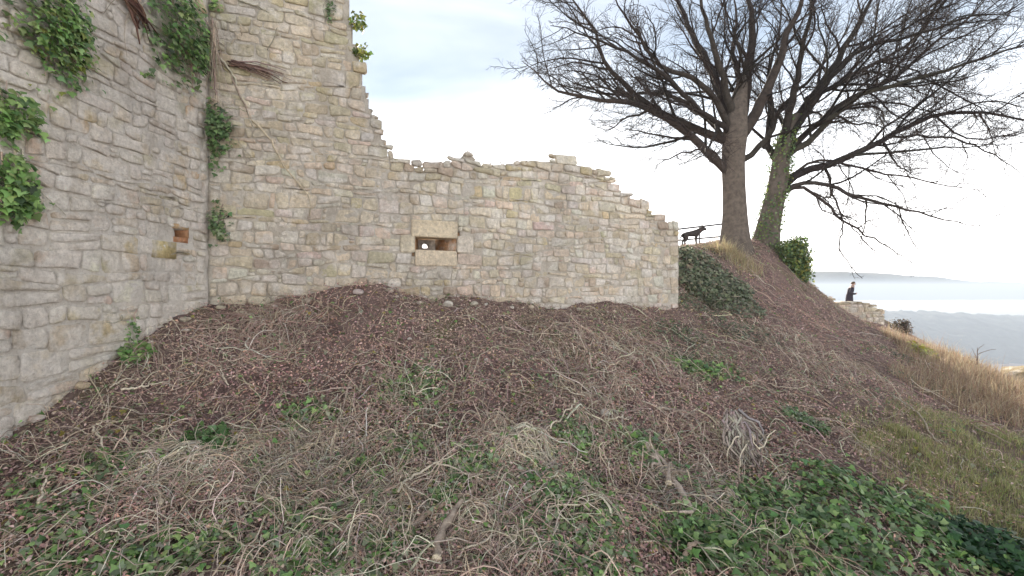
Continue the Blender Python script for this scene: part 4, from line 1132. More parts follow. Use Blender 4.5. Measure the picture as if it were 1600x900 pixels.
# coat: lofted shell with sleeves
def loft(rings, s=20, closed=True):
    V = []; a = np.linspace(0, 2 * np.pi, s, endpoint=False)
    for (cx, cy, cz, rx, ry) in rings: V.append(np.c_[cx + rx * np.cos(a), cy + ry * np.sin(a), np.full(s, cz)])
    m = len(rings); i, j = np.meshgrid(np.arange(m - 1), np.arange(s), indexing='ij')
    Fq = np.stack([i * s + j, i * s + (j + 1) % s, (i + 1) * s + (j + 1) % s, (i + 1) * s + j], -1).reshape(-1, 4)
    return np.concatenate(V), [Fq]
Vb, Fb = loft([(0, .0, .52, .235, .19), (0, .0, .62, .228, .185), (0, 0, .80, .215, .175), (0, 0, .98, .205, .16), (0, .005, 1.12, .195, .15), (0, .0, 1.30, .215, .155), (0, .0, 1.40, .21, .135), (0, .01, 1.46, .14, .10), (0, .02, 1.49, .085, .08)])
prt = [(Vb, Fb, None)]
for sx in (-1, 1):
    sp = catmull(np.array([(.17 * sx, -.01, 1.41), (.225 * sx, -.02, 1.30), (.25 * sx, -.03, 1.13), (.20 * sx, .10, 1.07), (.13 * sx, .22, 1.065)]), 10)
    Vs_, fs_ = tubes(sp[None], np.array([[.075, .078, .074, .068, .064, .062, .058, .054, .05, .05]]), 10); prt.append((Vs_, fs_, None))
Vc, fc, _ = join(prt)
obj('coat', place(mesh_np('coat', Vc, fc, None, True), gp_, RZP, 1, .20), M['coat'], per, gp_)
Vt, ft, _ = join([(*tubes(np.array([[(.1 * sx, 0, .85), (.105 * sx, .012, .5), (.11 * sx, -.005, .10)]]), np.array([[.108, .078, .062]]), 10), None) for sx in (-1, 1)])
obj('trousers', place(mesh_np('trousers', Vt, ft, None, True), gp_, RZP, 1, .20), M['trouser'], per, gp_)
Vs_, fs_ = loft([(0, .02, 1.43, .13, .115), (0, .03, 1.47, .125, .115), (0, .03, 1.51, .105, .105), (0, .03, 1.54, .075, .08)], 16)
obj('scarf', place(mesh_np('scarf', Vs_, fs_, None, True), gp_, RZP, 1, .20), M['hood'], per, gp_)
# hair cap, ears, eyes, nose, mouth
a = np.linspace(0, 2 * np.pi, 18, endpoint=False); rings = []
for k in range(8):
    ph = k / 7 * 1.75; rings.append((0, .045 - .022 * math.sin(ph), 1.655 + .125 * math.cos(ph), .094 * math.sin(ph) + .004, .105 * math.sin(ph) + .004))
Vh, fh = loft(rings, 18)
Vh[:, 2] += np.where(Vh[:, 1] > .07, np.clip((1.70 - Vh[:, 2]), 0, .2) * .9, 0)
obj('hair', place(mesh_np('hair', Vh, fh, None, True), gp_, RZP, 1, .20), M['hair'], per, gp_)
def ell(c, r_, n1=8, n2=6):
    rings = [(c[0], c[1], c[2] - r_[2] * math.cos(math.pi * k / n2), max(r_[0] * math.sin(math.pi * k / n2), 1e-4), max(r_[1] * math.sin(math.pi * k / n2), 1e-4)) for k in range(n2 + 1)]
    return loft(rings, n1)
for nm, cs, r_, mt in (('eye', [(-.032, .142, 1.645), (.032, .142, 1.645)], (.012, .008, .008), M['fur']), ('nose', [(0, .158, 1.612)], (.013, .022, .022), M['skin']), ('mouth', [(0, .140, 1.568)], (.026, .010, .007), M['rust']), ('ear', [(-.086, .05, 1.635), (.086, .05, 1.635)], (.012, .022, .032), M['skin'])):
    for c_ in cs:
        v_, f_ = ell(c_, r_); obj(nm, place(mesh_np(nm, v_, f_, None, True), gp_, RZP, 1, .20), mt, body_o, gp_)

# ------------------------------------------------------------------ ground cover
def sample(n, dens_pow=1.5, x0=-5.2, x1=16, y0=2.4, y1=19.5):
    """points on the visible slope, thinning with distance from where one stands"""
    out = []
    while sum(len(o) for o in out) < n:
        x = rng.uniform(x0, x1, n * 4); y = rng.uniform(y0, y1, n * 4)
        ok = (np.abs(x) < 1.18 * y + .5)
        ok &= rng.random(n * 4) < np.minimum(1, (3.2 / np.hypot(x, y)) ** dens_pow)
        ub = (x - CX) * NB[0] + (y - CY) * NB[1]; ul = (x - CX) * NL[0] + (y - CY) * NL[1]
        along = (x - CX) * DB[0] + (y - CY) * DB[1]
        ok &= (ul > .02) & ((ub > .02) | (along > UB1 + .05))
        out.append(np.c_[x[ok], y[ok]])
    q = np.concatenate(out)[:n]
    return np.c_[q, H(q[:, 0], q[:, 1])]
def gnormal(p, e=.08):
    gx_ = (H(p[:, 0] + e, p[:, 1]) - H(p[:, 0] - e, p[:, 1])) / (2 * e); gy_ = (H(p[:, 0], p[:, 1] + e) - H(p[:, 0], p[:, 1] - e)) / (2 * e)
    nn = np.c_[-gx_, -gy_, np.ones(len(p))]; return nn / np.linalg.norm(nn, axis=1, keepdims=True)
def patch_mask(p, patches):
    """0..1 by nearness to patches given as (photo x, photo y, radius m)"""
    m = np.zeros(len(p))
    for (px, py, r_) in patches:
        c = ground_px(px, py); d = np.hypot(p[:, 0] - c[0], p[:, 1] - c[1]) / r_
        m = np.maximum(m, np.clip(1.25 - d, 0, 1))
    return m * np.clip(.9 + 2.2 * fbm(p[:, 0] * 2.2, p[:, 1] * 2.2, 77, 4), 0, 1.6)

GR = [(1540, 780, 1.1), (1600, 740, 1.3), (1480, 740, .8), (1590, 830, .8), (1440, 700, .8), (1560, 690, 1.2)]
TALL = [(1590, 615, 1.5), (1540, 595, 1.5), (1500, 575, 1.2), (1465, 555, 1.2), (1520, 630, 1.2), (1580, 655, 1.2), (1430, 545, .7), (1640, 640, 2.0)]
def thin(p, keep):
    m = patch_mask(p, GR + TALL)
    bare = np.clip((fbm(p[:, 0] * 1.1 + 4, p[:, 1] * 1.1, 123, 4) - .07) * 9, 0, 1) * np.clip((7.5 - p[:, 1]) / 2, .25, 1)
    return rng.random(len(p)) > np.maximum(m * (1 - keep), .8 * bare)
# fallen leaves
p = sample(170000); p = p[thin(p, .25)]; n = len(p)
gn = gnormal(p)
red = np.clip(fbm(p[:, 0] * .5, p[:, 1] * .5, 91, 3) * 3 + .5, 0, 1)
cols = pick(DEADL, n, .25) * (1 + np.c_[.12 * red, -.03 * red, .03 * red]) * (.85 + .5 * np.clip(.5 + 2 * fbm(p[:, 0] * 1.5, p[:, 1] * 1.5, 19, 3), 0, 1))[:, None]
lv = scatter(LEAF_V, LEAF_F, p + np.c_[np.zeros(n), np.zeros(n), rng.random(n) ** 2 * .09], frames(gn + rng.normal(0, .35, (n, 3)), rng.normal(size=(n, 3))), rng.uniform(.012, .040, n) * (1 + .035 * p[:, 1]), cols)
o = obj('leaf_litter', mesh_np('leaf_litter', *lv), M['dead'], kind='stuff'); o['label'] = 'brown fallen leaves and litter covering the slope'
# dry stems, in tangles
def stems(n, L, m, rad, lift, pal, patches=None, pw=1.5, wob=.35, down=.0):
    p = sample(int(n * (3.2 if patches else 1)), pw)
    if patches:
        k = patch_mask(p, patches); p = p[rng.random(len(p)) < k][:n]
    p = p[thin(p, .12)]
    n = len(p); an = rng.uniform(0, 2 * np.pi, n); an = np.where(rng.random(n) < down, -np.pi / 2 + rng.normal(0, .6, n), an)
    ln = L * rng.lognormal(0, .45, n); st = (ln / (m - 1))[:, None]
    turn = np.cumsum(rng.normal(0, wob, (n, m)) + rng.normal(0, wob * .5, (n, 1)), 1) + an[:, None]
    x = p[:, :1] + np.cumsum(np.cos(turn) * st, 1); y = p[:, 1:2] + np.cumsum(np.sin(turn) * st, 1)
    t = np.linspace(0, 1, m)[None]
    hh = lift * rng.random((n, 1)) ** 1.6 * np.sin(np.pi * np.clip(t * rng.uniform(.6, 1.1, (n, 1)), 0, 1)) + rng.uniform(.004, .03, (n, 1))
    hh = hh + np.where(rng.random((n, 1)) < .12, lift * .9 * t ** 1.3, 0)
    z = H(x, y) + hh
    # never through the walls
    ub = (x - CX) * NB[0] + (y - CY) * NB[1]; ul = (x - CX) * NL[0] + (y - CY) * NL[1]; along = (x - CX) * DB[0] + (y - CY) * DB[1]
    ok = ((ul > .03) & ((ub > .03) | (along > UB1 + .05))).all(1)
    x, y, z = x[ok], y[ok], z[ok]; n = len(x)
    rr = rad * rng.lognormal(0, .35, (n, 1)) * (1 + .04 * p[ok][:, 1:2]) * np.linspace(1, .55, m)[None]
    V, f = tubes(np.stack([x, y, z], -1), rr, 3)
    return V, f, np.repeat(pick(pal, n, .18), m * 3, axis=0)
TANGLE = [(480, 720, .9), (300, 740, .7), (560, 790, .8), (800, 690, .5), (980, 730, .8), (1080, 690, .6), (660, 620, .6), (430, 520, .7), (1010, 560, 1.0), (250, 570, .5), (760, 840, .5), (120, 680, .5), (1120, 760, .6), (1200, 850, .6), (900, 560, .8), (380, 860, .5), (930, 620, .6), (1250, 560, 1.6)]
o = obj('dead_stems', mesh_np('dead_stems', *join([stems(12000, .22, 6, .0028, .10, DRY + DEADL[:4], wob=.28), stems(8500, .30, 7, .0030, .20, DRY + [(.74, .66, .52)], TANGLE, wob=.40), stems(1500, .5, 9, .0055, .16, DRY, wob=.25)])), M['stem'], kind='stuff'); o['label'] = 'dry tangled ivy stems and twigs lying over the slope'
# ivy ground cover in patches
GPATCH = [(1090, 410, 1.3), (1080, 445, .9), (1110, 390, .8), (1090, 480, .6), (1160, 520, .8), (1260, 870, .45), (1330, 850, .6), (1400, 800, .6), (1320, 770, .4), (1180, 800, .45), (1130, 860, .45), (1240, 800, .4), (900, 810, .38), (930, 880, .35), (850, 760, .3), (1060, 860, .3), (440, 830, .30), (480, 880, .3), (330, 710, .22), (220, 880, .3), (120, 870, .3), (170, 720, .25), (60, 760, .2), (640, 700, .25), (560, 740, .25), (700, 780, .2), (650, 600, .45), (900, 690, .3), (1090, 570, .6), (1060, 520, .6), (1430, 600, .5), (1410, 560, .6), (100, 800, .3), (320, 870, .25), (1470, 860, .4), (1000, 700, .3), (740, 730, .25), (480, 650, .3), (820, 830, .25), (1560, 885, .25), (620, 860, .25)]
p = sample(150000, 1.5); k = patch_mask(p, GPATCH); kp = rng.random(len(p)) < k * .9
bgk = (rng.random(len(p)) < .05 + .07 * (p[:, 1] < 5.6)) & ~kp
p1 = p[kp]; n1_ = len(p1)
def ivy_ground(p, size, pal, lift):
    n = len(p); gn = gnormal(p)
    return scatter(IVY_V, IVY_F, p + gn * (lift * rng.random((n, 1)) ** .8), frames(gn + rng.normal(0, .42, (n, 3)), rng.normal(size=(n, 3)) + [0, -.4, -.3]), size * rng.uniform(.55, 1.25, n) * (1 + .03 * p[:, 1]), pick(pal, n, .22))
far_b = p1[:, 1] > 8.3
pf = p1[far_b]; p1 = p1[~far_b]
right = p1[:, 0] > 1.35
GREYP = [(900, 700, .6), (640, 680, .5), (1000, 690, .5), (760, 760, .5), (860, 600, .7), (1000, 530, 1.0), (1130, 560, 1.0), (560, 620, .5), (480, 780, .5), (1200, 720, .6), (700, 590, .6), (1350, 620, 1.0), (1060, 470, .8)]
pg = sample(120000, 1.4); pg = pg[rng.random(len(pg)) < patch_mask(pg, GREYP) * .30]
lv = join([scatter(LEAF_V, LEAF_F, pg + np.c_[np.zeros((len(pg), 2)), rng.random(len(pg)) * .10], frames(gnormal(pg) + rng.normal(0, .5, (len(pg), 3)), rng.normal(size=(len(pg), 3))), rng.uniform(.02, .05, len(pg)) * (1 + .03 * pg[:, 1]), pick(GREYG + [(.40, .40, .20)], len(pg), .2)), ivy_ground(pf, .045, [(.13, .16, .09), (.17, .20, .12), (.22, .24, .15), (.12, .13, .08)], .08), ivy_ground(p1[right], .062, IVY + IVYD + GREYG[1:2], .13), ivy_ground(p1[~right], .055, IVY + GREYG + [(.22, .27, .12)], .08), ivy_ground(p[bgk], .045, IVY + GREYG + DEADL[:3] + [(.40, .33, .08)], .05)])
o = obj('ivy_ground_cover', mesh_np('ivy_ground_cover', *lv), M['ivy'], kind='stuff'); o['label'] = 'low green ivy leaves spreading over the slope in patches'
# grass: short on the right, tawny and tall along the crest
def blades(p, L, w, pal, lean, m=4):
    n = len(p); an = rng.uniform(0, 2 * np.pi, n); d = np.c_[np.cos(an), np.sin(an), np.zeros(n)]
    ln = L * rng.lognormal(0, .3, n)
    le = lean * rng.random(n) + .1
    side = np.c_[-np.sin(an + .6), np.cos(an + .6), np.zeros(n)]
    V = np.zeros((n, 2 * m - 1, 3))
    for i in range(m):
        t = i / (m - 1); c = p + d * (ln * le * t * t)[:, None] + np.array([0, 0, 1.]) * (ln * t * (1 - .35 * le * t))[:, None] * 1.0
        if i < m - 1:
            V[:, 2 * i] = c - side * (w * (1 - t)); V[:, 2 * i + 1] = c + side * (w * (1 - t))
        else: V[:, 2 * i] = c
    k_ = 2 * m - 1; b_ = (np.arange(n) * k_)[:, None, None]
    q = np.array([(2 * i, 2 * i + 1, 2 * i + 3, 2 * i + 2) for i in range(m - 2)]); tr = np.array([(2 * m - 4, 2 * m - 3, 2 * m - 2)])
    return V.reshape(-1, 3), [(b_ + q[None]).reshape(-1, 4), (b_ + tr[None]).reshape(-1, 3)], np.repeat(pick(pal, n, .18), k_, axis=0)
def sample_in(patches, n):
    out = []
    for (px, py, r_) in patches:
        c = ground_px(px, py); k = int(n * r_ ** 2 / sum(q_[2] ** 2 for q_ in patches)); a_ = rng.uniform(0, 6.283, k); d_ = r_ * rng.random(k) ** .5 * 1.15
        out.append(np.c_[c[0] + d_ * np.cos(a_), c[1] + d_ * np.sin(a_)])
    q_ = np.concatenate(out); q_ = q_[rng.random(len(q_)) < np.clip(.75 + 2.4 * fbm(q_[:, 0] * 2.5, q_[:, 1] * 2.5, 78, 3), .08, 1)]
    return np.c_[q_, H(q_[:, 0], q_[:, 1])]
p = sample_in(GR, 36000)
o = obj('grass', mesh_np('grass', *blades(p, .09, .0042, [(.36, .39, .14), (.44, .43, .19), (.28, .33, .12), (.54, .48, .28), (.48, .40, .25)], .9)), M['grass'], kind='stuff'); o['label'] = 'short yellow-green grass on the lower slope'
p = sample_in(TALL, 16000)
o = obj('tall_grass', mesh_np('tall_grass', *blades(p, .36, .006, [(.46, .35, .23), (.42, .29, .19), (.54, .43, .29), (.36, .25, .18), (.58, .49, .34)], 1.1, 5)), M['grass'], kind='stuff'); o['label'] = 'tawny tall dry grass along the crest of the slope'
c = P(1146, 402, 15.6); q = np.c_[c[0] + rng.normal(0, .42, 900), c[1] + rng.normal(0, .35, 900)]; q = np.c_[q, H(q[:, 0], q[:, 1])]
V, f, cc = blades(q, .42, .008, [(.50, .42, .24), (.42, .34, .20), (.58, .50, .32)], 1.4, 5)
tag(obj('grass_tussock', mesh_np('grass_tussock', V, f, cc), M['grass'], None, (c[0], c[1], H(c[0], c[1]))), 'straw-coloured grass tussock arching at the foot of the straight-trunked tree', 'grass')

# ------------------------------------------------------------------ cut branches, stumps and stones on the slope
def on_ground(pts, m, lift=.03, jit=.012, arch=0):
    g_ = np.array([ground_px(x, y) for x, y in pts]); q = catmull(g_, m)
    q[1:-1, :2] += rng.normal(0, jit, (m - 2, 2))
    q[:, 2] = np.maximum(H(q[:, 0], q[:, 1]) + lift, q[:, 2]) if not arch else H(q[:, 0], q[:, 1]) + lift + arch * np.sin(np.pi * np.linspace(0, 1, m))
    return q
def branch(label, pts, rad, col, group=None, lift=.03, arch=0, taper=.45, twigs=0, cut=True, name='cut_branch', cat='branch', m=16):
    q = on_ground(pts, m, lift + rad * .5 + .03, .010, arch)
    t = thing(name, label, cat, q[0] - [0, 0, rad], group)
    rr = np.linspace(1, taper, m) * rad * (1 + .12 * rng.standard_normal(m))
    V, f = tubes(q[None], rr[None], 8, False)
    obj('stem', mesh_np('stem', V, f, np.broadcast_to(np.array(col) * rng.uniform(.9, 1.1), (len(V), 3)), True), M['wood'], t, q[0])
    if cut:
        for e, nx, r_ in ((0, 1, rr[0]), (m - 1, m - 2, rr[-1])):
            T = q[e] - q[nx]; T /= np.linalg.norm(T)
            V, f = tubes(np.array([[q[e] - T * .01, q[e] + T * .004]]), np.array([[r_ * .98, r_ * .94]]), 8, True)
            obj('cut_end', mesh_np('cut_end', V, f, np.broadcast_to(np.array((.66, .56, .40)), (len(V), 3))), M['wood'], t, q[e])
    for _ in range(twigs):
        i = int(rng.integers(2, m - 2)); d = off_axis((q[i + 1] - q[i - 1]) / np.linalg.norm(q[i + 1] - q[i - 1]), R(rng.uniform(30, 65))); d[2] = abs(d[2]) * .6 + .1
        b_ = grow(q[i], d, rng.uniform(.12, .35), 7, .2, .02, .08); b_[:, 2] = np.maximum(b_[:, 2], H(b_[:, 0], b_[:, 1]) + .008)
        V, f = tubes(b_[None], (np.linspace(1, .4, 7) * rad * .55)[None], 5)
        obj('twig', mesh_np('twig', V, f, np.broadcast_to(np.array(col) * rng.uniform(.85, 1.15), (len(V), 3)), True), M['wood'], t, q[i])
    return t
GREYB, PALE, BRN = (.44, .36, .29), (.64, .56, .43), (.32, .24, .18)
branch('thick peeling grey-brown log with a pale sawn end', [(682, 893), (684, 868), (694, 845), (708, 818), (722, 798)], .040, (.40, .32, .25), lift=.03, taper=.7)
branch('long thick root sloping down through the cut ivy', [(1010, 705), (1030, 740), (1055, 770), (1075, 800), (1100, 825), (1130, 845)], .042, GREYB, lift=.03, taper=.55, twigs=3)
branch('forked grey root stub with pale cut tips', [(1045, 775), (1040, 745), (1020, 722), (1013, 710)], .030, GREYB, lift=.07, taper=.7, twigs=2)
branch('pale crooked branch arching over the dark leaves', [(860, 682), (880, 662), (893, 650), (898, 636)], .010, PALE, lift=.05, taper=.8, twigs=1)
branch('long pale branch curving across the cut ivy', [(622, 785), (645, 765), (672, 755), (705, 752), (738, 758)], .013, PALE, lift=.05, arch=.05, twigs=3)
branch('pale forked branch lying among the lower ivy leaves', [(715, 892), (728, 876), (748, 871), (765, 858), (783, 850), (800, 862), (808, 885)], .010, PALE, lift=.05, twigs=3)
branch('straight pale stick lying across the leaf litter below the tall grass', [(1395, 625), (1425, 645), (1445, 668), (1470, 700)], .016, (.48, .40, .30), lift=.03, taper=.6)
branch('thin straight stick among the litter below the round ivy patch', [(1265, 752), (1280, 768), (1295, 783)], .009, PALE, lift=.04)
branch('pale stem bundle lying under the ivy foot of the pale wall', [(190, 622), (225, 612), (265, 607)], .014, PALE, lift=.03, twigs=2)
branch('knobbly short root end jutting from dark soil by the pale wall', [(145, 680), (152, 690), (160, 706), (150, 722)], .012, PALE, lift=.05)
branch('curled pale root on the dark soil beside the ivy mat', [(60, 805), (68, 780), (75, 765), (65, 748)], .011, PALE, lift=.05, twigs=1)
branch('bleached upright stick stub beside the cream leaf mat', [(252, 805), (250, 790), (249, 768)], .014, (.55, .48, .36), lift=.05)
branch('long thin bowed stem running down to the bare corner of dark ground', [(335, 842), (360, 850), (380, 870), (395, 895)], .010, (.50, .45, .30), lift=.04)
branch('rust-brown root arch near the bottom of the slope', [(1065, 892), (1078, 878), (1092, 874), (1108, 890)], .022, (.36, .27, .20), lift=.04, arch=.06)
branch('grey root lying level above the hanging root mat', [(1030, 650), (1050, 650), (1068, 658), (1080, 668)], .022, (.40, .33, .27), lift=.04, twigs=3)
branch('thin looping stem beside the hanging root mat', [(1095, 690), (1115, 705), (1140, 715), (1155, 718)], .009, GREYB, lift=.05, arch=.04)
branch('slender twig standing out of the litter under the slit window', [(705, 690), (698, 706), (704, 725), (712, 742)], .010, GREYB, lift=.05)
branch('pale stick fragment lying in the litter below the slit window', [(940, 586), (960, 578), (985, 570)], .010, (.55, .46, .33), lift=.04)
branch('grey curved root lying in the litter below the wall end', [(1010, 560), (1022, 580), (1030, 600), (1040, 622)], .012, GREYB, lift=.05, twigs=2)
branch('dark bark-covered limb lying deep in the cut ivy', [(640, 842), (665, 815), (700, 800), (735, 780), (755, 745)], .030, BRN, lift=.01, taper=.6, twigs=2)
gen = [((rng.uniform(30, 1250), rng.uniform(600, 880))) for _ in range(16)]
for (x, y) in gen:
    an = rng.uniform(0, 6.28); l = rng.uniform(30, 60)
    pal_ = rng.random() < .6
    branch('thin bleached straw-coloured ivy cutting lying loose in the dry stems' if pal_ else 'thin grey-brown ivy cutting lying loose in the dry stems', [(x, y), (x + l * .5 * math.cos(an) + rng.normal(0, 6), y + l * .3 * math.sin(an) + rng.normal(0, 5)), (x + l * math.cos(an), y + l * .6 * math.sin(an))], rng.uniform(.006, .010), PALE if pal_ else GREYB, 'straw-coloured ivy cuttings on the slope' if pal_ else 'grey-brown ivy cuttings on the slope', lift=.05, arch=.03, twigs=2, cut=False)

# torn root mat standing out of the soil
c = ground_px(1168, 735); t = thing('root_mat', 'torn grey root mat hanging over a dark hollow in the slope', 'roots', c)
k, m = 130, 9
top_ = ground_px(1160, 660) ; top_ = c + np.array([-.10, .16, .56])
Ps = []
for i in range(k):
    s = top_ + rng.normal(0, .04, 3) * [1.0, .8, 1.0]; e = c + np.array([rng.uniform(-.12, .16), rng.uniform(-.06, .06), rng.uniform(0, .2)])
    q = s + (e - s) * np.linspace(0, 1, m)[:, None]; q[:, 1] -= .05 * np.sin(np.linspace(0, np.pi, m)); q[:, 0] += .08 * np.sin(np.linspace(0, np.pi, m)) * rng.normal(); q[1:-1] += rng.normal(0, .018, (m - 2, 3)); Ps.append(q)
V, f = tubes(np.array(Ps), np.linspace(1, .5, m)[None] * rng.uniform(.008, .018, (k, 1)), 4)
obj('fibres', mesh_np('fibres', V, f, np.repeat(pick([(.36, .31, .265), (.42, .36, .30), (.27, .225, .19)], k), m * 4, axis=0), True), M['wood'], t, c)
for i in range(5):
    q = grow(c + np.array([rng.uniform(-.12, .12), -.03, rng.uniform(.15, .4)]), np.array([rng.choice([-1, 1]) * .8, -.3, .1]), .3, 8, .35, 0, .15)
    q[:, 2] = np.maximum(q[:, 2], H(q[:, 0], q[:, 1]) + .01)
    V, f = tubes(q[None], np.linspace(.010, .005, 8)[None], 5); obj('root', mesh_np('root', V, f, np.broadcast_to(np.array(PALE), (len(V), 3)), True), M['wood'], t, q[0])

def rock(label, px, py, size, col, name='loose_stone', group=None, sq=(1, .8, .6), seed=0, at=None, sink=.35):
    c = ground_px(px, py) if at is None else np.asarray(at)
    bm = bmesh.new(); bmesh.ops.create_icosphere(bm, subdivisions=2, radius=1)
    r_ = np.random.default_rng(seed + 5)
    pl = [(lambda v: v / np.linalg.norm(v))(r_.normal(size=3)) for _ in range(7)]; of = r_.uniform(.55, .85, 7)
    for v in bm.verts:
        p_ = np.array(v.co)
        for n_, o_ in zip(pl, of):
            d_ = p_ @ n_
            if d_ > o_: p_ = p_ - n_ * (d_ - o_)
        p_ = p_ * (1 + r_.normal(0, .025)); v.co = p_ * np.array(sq) * size
    me = bpy.data.meshes.new(name); bm.to_mesh(me); bm.free()
    at_ = me.color_attributes.new('tint', 'FLOAT_COLOR', 'POINT'); at_.data.foreach_set('color', np.tile(np.r_[col, 1].astype(np.float32), len(me.vertices)))
    o_ = obj(name, me, M['rock']); o_.location = Vector(c + np.array([0, 0, size * sq[2] * (1 - sink)])); o_.rotation_euler = (0, 0, r_.uniform(0, 6))
    return tag(o_, label, 'stone', group)
rock('white angular stone lying on the slope in dry stems', 947, 650, .085, (.74, .73, .72), seed=1)
rock('small pale flat stone on the litter beside brown leaves', 567, 672, .055, (.62, .56, .50), seed=2)
rock('small rounded pinkish stone on the litter', 610, 690, .06, (.56, .46, .38), seed=3)
rock('white chip of stone near the foot of the pale wall', 290, 518, .055, (.80, .78, .75), seed=4, sq=(1, .7, .4))
rock('lichen-yellow rock at the edge of the dry tall grass', 0, 0, .75, (.42, .36, .24), name='rock', seed=6, sq=(1.1, 1, .45), at=P(1604, 598, 13.4))
for i, (x, y) in enumerate([(800, 478), (680, 466), (760, 474), (870, 482), (950, 485), (1035, 486), (620, 462), (500, 470), (430, 478), (990, 640), (860, 600), (520, 690), (760, 560), (330, 600), (640, 530), (1230, 640), (1120, 620)]):
    wh_ = i % 2 == 0
    rock('small whitish chip of wall stone half buried in the litter' if wh_ else 'small tan chip of wall stone half buried in the litter', x, y + 4, rng.uniform(.03, .06), (.76, .74, .71) if wh_ else (.55, .45, .33), group='whitish stone chips on the slope' if wh_ else 'tan stone chips on the slope', seed=20 + i)

def patch_plant(label, px, py, r_, n, size, pal, h_=.12):
    c = ground_px(px, py); a = rng.uniform(0, 6.283, n); d = r_ * rng.random(n) ** .5 * (1 + .5 * fbm(np.cos(a) * 2, np.sin(a) * 2, 9, 2))
    p = np.c_[c[0] + d * np.cos(a), c[1] + d * np.sin(a)]; p = np.c_[p, H(p[:, 0], p[:, 1])]
    k = 12; Ps = np.stack([p[:k] * t_ + c * (1 - t_) + np.array([0, 0, .03 + .03 * math.sin(3 * t_)]) for t_ in np.linspace(0, 1, 6)], 1)
    V, f = tubes(Ps, np.full((k, 6), .004), 4)
    return plant('ivy_patch', label, 'ivy', c, ivy_ground(p, size, pal, h_), (V, f, np.repeat(pick(DRY, k), 24, axis=0)))
patch_plant('round dull green ivy patch alone on the brown slope', 1256, 664, .28, 520, .05, IVYD + GREYG)
patch_plant('pale green leafy patch on the cut ivy mat by the pale wall', 318, 700, .24, 420, .065, [(.16, .26, .10), (.12, .22, .08), (.20, .30, .14), (.09, .16, .05)])
patch_plant('small fresh green plant at the wall corner', 347, 474, .16, 130, .055, IVY)
patch_plant('low green plant against the foot of the pale wall', 215, 553, .16, 130, .06, IVY)
patch_plant('bright yellow-green plant beside the tall dry grass', 1439, 560, .28, 260, .09, [(.42, .42, .06), (.34, .38, .06), (.26, .32, .06)], .25)
patch_plant('dark glossy ivy heap in the low corner of the slope beside the short grass', 1555, 868, .38, 900, .065, [(.035, .10, .03), (.05, .13, .04), (.03, .075, .03)], .18)
for i, (x, y) in enumerate([(345, 480), (420, 476), (480, 470), (560, 456), (610, 452), (655, 470), (700, 474), (740, 474), (830, 478), (905, 481), (960, 483), (1010, 484), (60, 655), (130, 605), (235, 535), (290, 500)]):
    back_ = i < 12
    rock('rough lump of fallen masonry at the foot of the wall with the slit window' if back_ else 'rough lump of fallen masonry at the foot of the pale ivy-hung wall', x, y + 5, rng.uniform(.05, .11), pick([(.62, .55, .46), (.70, .66, .60), (.58, .48, .38)], 1)[0], name='fallen_stone', group='fallen masonry below the slit-window wall' if back_ else 'fallen masonry below the ivy-hung wall', seed=60 + i)
patch_plant('dull dark ivy scrub hanging over the bank beside the broken wall end', 1090, 428, 1.25, 3600, .075, [(.15, .18, .10), (.19, .22, .13), (.24, .26, .16), (.12, .14, .085), (.30, .27, .19)], .22)
patch_plant('grey-green leafy growth on the bank below the straight-trunked tree', 1130, 470, .9, 1500, .06, [(.16, .19, .11), (.21, .23, .15), (.27, .27, .19)], .12)
# heaps of cut vines
def heap(label, px, py, r_, h_, n, pal, leaf=0):
    r_ *= 1.25; h_ *= .62
    c = ground_px(px, py); t = thing('vine_heap', label, 'cut vines', c)
    m = 8; a = rng.uniform(0, 6.283, n); d = r_ * rng.random(n) ** .6
    x0, y0 = c[0] + d * np.cos(a), c[1] + d * np.sin(a)
    th = rng.uniform(0, 6.283, n)[:, None] + np.cumsum(rng.normal(0, .38, (n, m)), 1) + rng.normal(0, .25, (n, 1)) * np.arange(m)[None]
    st = rng.lognormal(math.log(.055), .4, (n, 1))
    x = x0[:, None] + np.cumsum(np.cos(th) * st, 1); y = y0[:, None] + np.cumsum(np.sin(th) * st * .8, 1)
    rr_ = np.hypot(x - c[0], y - c[1]) / r_
    dome = h_ * np.clip(1 - rr_ ** 2, 0, 1) * np.clip(.7 + 2.5 * fbm(x * 4, y * 4, 55, 2), .1, 1.5)
    z = H(x, y) + .01 + dome * rng.random((n, 1)) ** .5 + .05 * np.sin(np.linspace(0, np.pi, m))[None] * rng.random((n, 1))
    V, f = tubes(np.stack([x, y, z], -1), rng.lognormal(math.log(.0050), .4, (n, 1)) * np.linspace(1, .6, m)[None], 3)
    obj('stems', mesh_np('stems', V, f, np.repeat(pick(pal, n, .15), m * 3, axis=0)), M['stem'], t, c, kind='stuff')
    if leaf:
        a = rng.uniform(0, 6.283, leaf); d = r_ * rng.random(leaf) ** .5 * .95; p = np.c_[c[0] + d * np.cos(a), c[1] + d * np.sin(a)]
        p = np.c_[p, H(p[:, 0], p[:, 1]) + h_ * np.clip(1 - (d / r_) ** 2, 0, 1) * rng.uniform(.4, 1.05, leaf)]
        V, f, cc = ivy_ground(p, .05, GREYG + IVY, .03); obj('foliage', mesh_np('foliage', V, f, cc), M['ivy'], t, c)
    return t
STRAW = [(.66, .57, .43), (.58, .49, .37), (.74, .66, .53), (.50, .41, .31)]
heap('cream heap of matted cut vines beside the pale green leafy patch', 285, 725, .36, .20, 650, STRAW, 60)
heap('pale straw heap of cut vines below the slit window', 812, 700, .30, .22, 520, STRAW, 50)
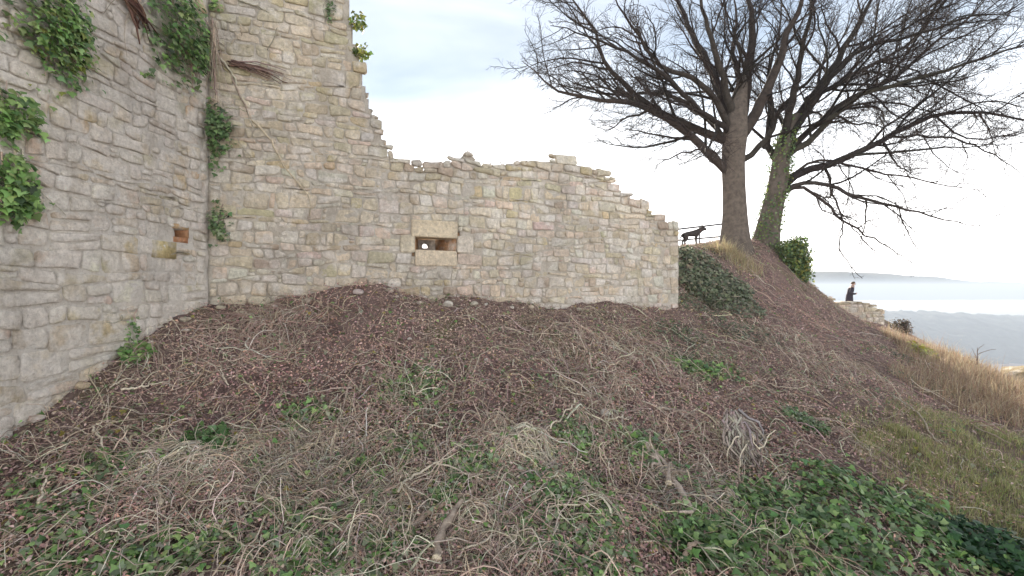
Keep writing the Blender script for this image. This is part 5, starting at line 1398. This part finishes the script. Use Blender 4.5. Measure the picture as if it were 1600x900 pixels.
heap('broad tangle of looping dry vines on the middle of the slope', 455, 725, .48, .20, 700, DRY + STRAW[:2], 90)
heap('low brown heap of curled stems beside the peeling log', 765, 835, .30, .16, 420, DRY, 60)
heap('grey tangled heap of stems around the long thick root', 1085, 765, .42, .20, 560, DRY + [(.40, .36, .30)], 120)
heap('leafy heap of cut ivy with pale stems in front of the broad tangle', 560, 800, .38, .18, 460, DRY + STRAW[:1], 220)
heap('round heap of grey-green cut ivy in the lower slope', 905, 800, .36, .26, 380, DRY, 620)
heap('loose heap of brown stems at the foot of the corner', 400, 520, .55, .18, 420, DRY[2:] + DEADL[:3], 30)
# bare sapling on the crest
c = P(1524, 583, 13.0); c[2] = H(c[0], c[1])
t = thing('bare_sapling', 'small bare forked sapling sticking up from the tall dry grass', 'sapling', c)
tp_ = P(1527, 543, 13.0); q = catmull(np.array([c, c * .5 + tp_ * .5 + [.03, 0, 0], tp_]), 8)
V, f = tubes(q[None], np.linspace(.018, .006, 8)[None], 5); obj('stem', mesh_np('stem', V, f, np.broadcast_to(np.array((.2, .15, .12)), (len(V), 3)), True), M['wood'], t, c)
for i in range(6):
    b_ = grow(q[2 + i % 5], np.array([rng.choice([-1, 1]) * .7, rng.normal(0, .3), .7]), rng.uniform(.2, .45), 6, .15, .03, 0)
    V, f = tubes(b_[None], np.linspace(.009, .004, 6)[None], 4); obj('twig', mesh_np('twig', V, f, np.broadcast_to(np.array((.2, .15, .12)), (len(V), 3)), True), M['wood'], t, b_[0])
# bare weeds on the wall top
c = P(785, 254, wall_Y(785, DB) + .25)
t = thing('dry_weed', 'thin dry weeds growing on the top of the broken wall', 'weed', c)
for i in range(9):
    b_ = grow(c + np.array([rng.normal(0, .22), rng.normal(0, .1), -.05]), np.array([rng.normal(0, .4), 0, 1]), rng.uniform(.15, .42), 7, .15, .02, .02)
    V, f = tubes(b_[None], np.linspace(.006, .003, 7)[None], 4); obj('stem', mesh_np('stem', V, f, np.broadcast_to(np.array((.25, .2, .15)), (len(V), 3)), True), M['wood'], t, b_[0])
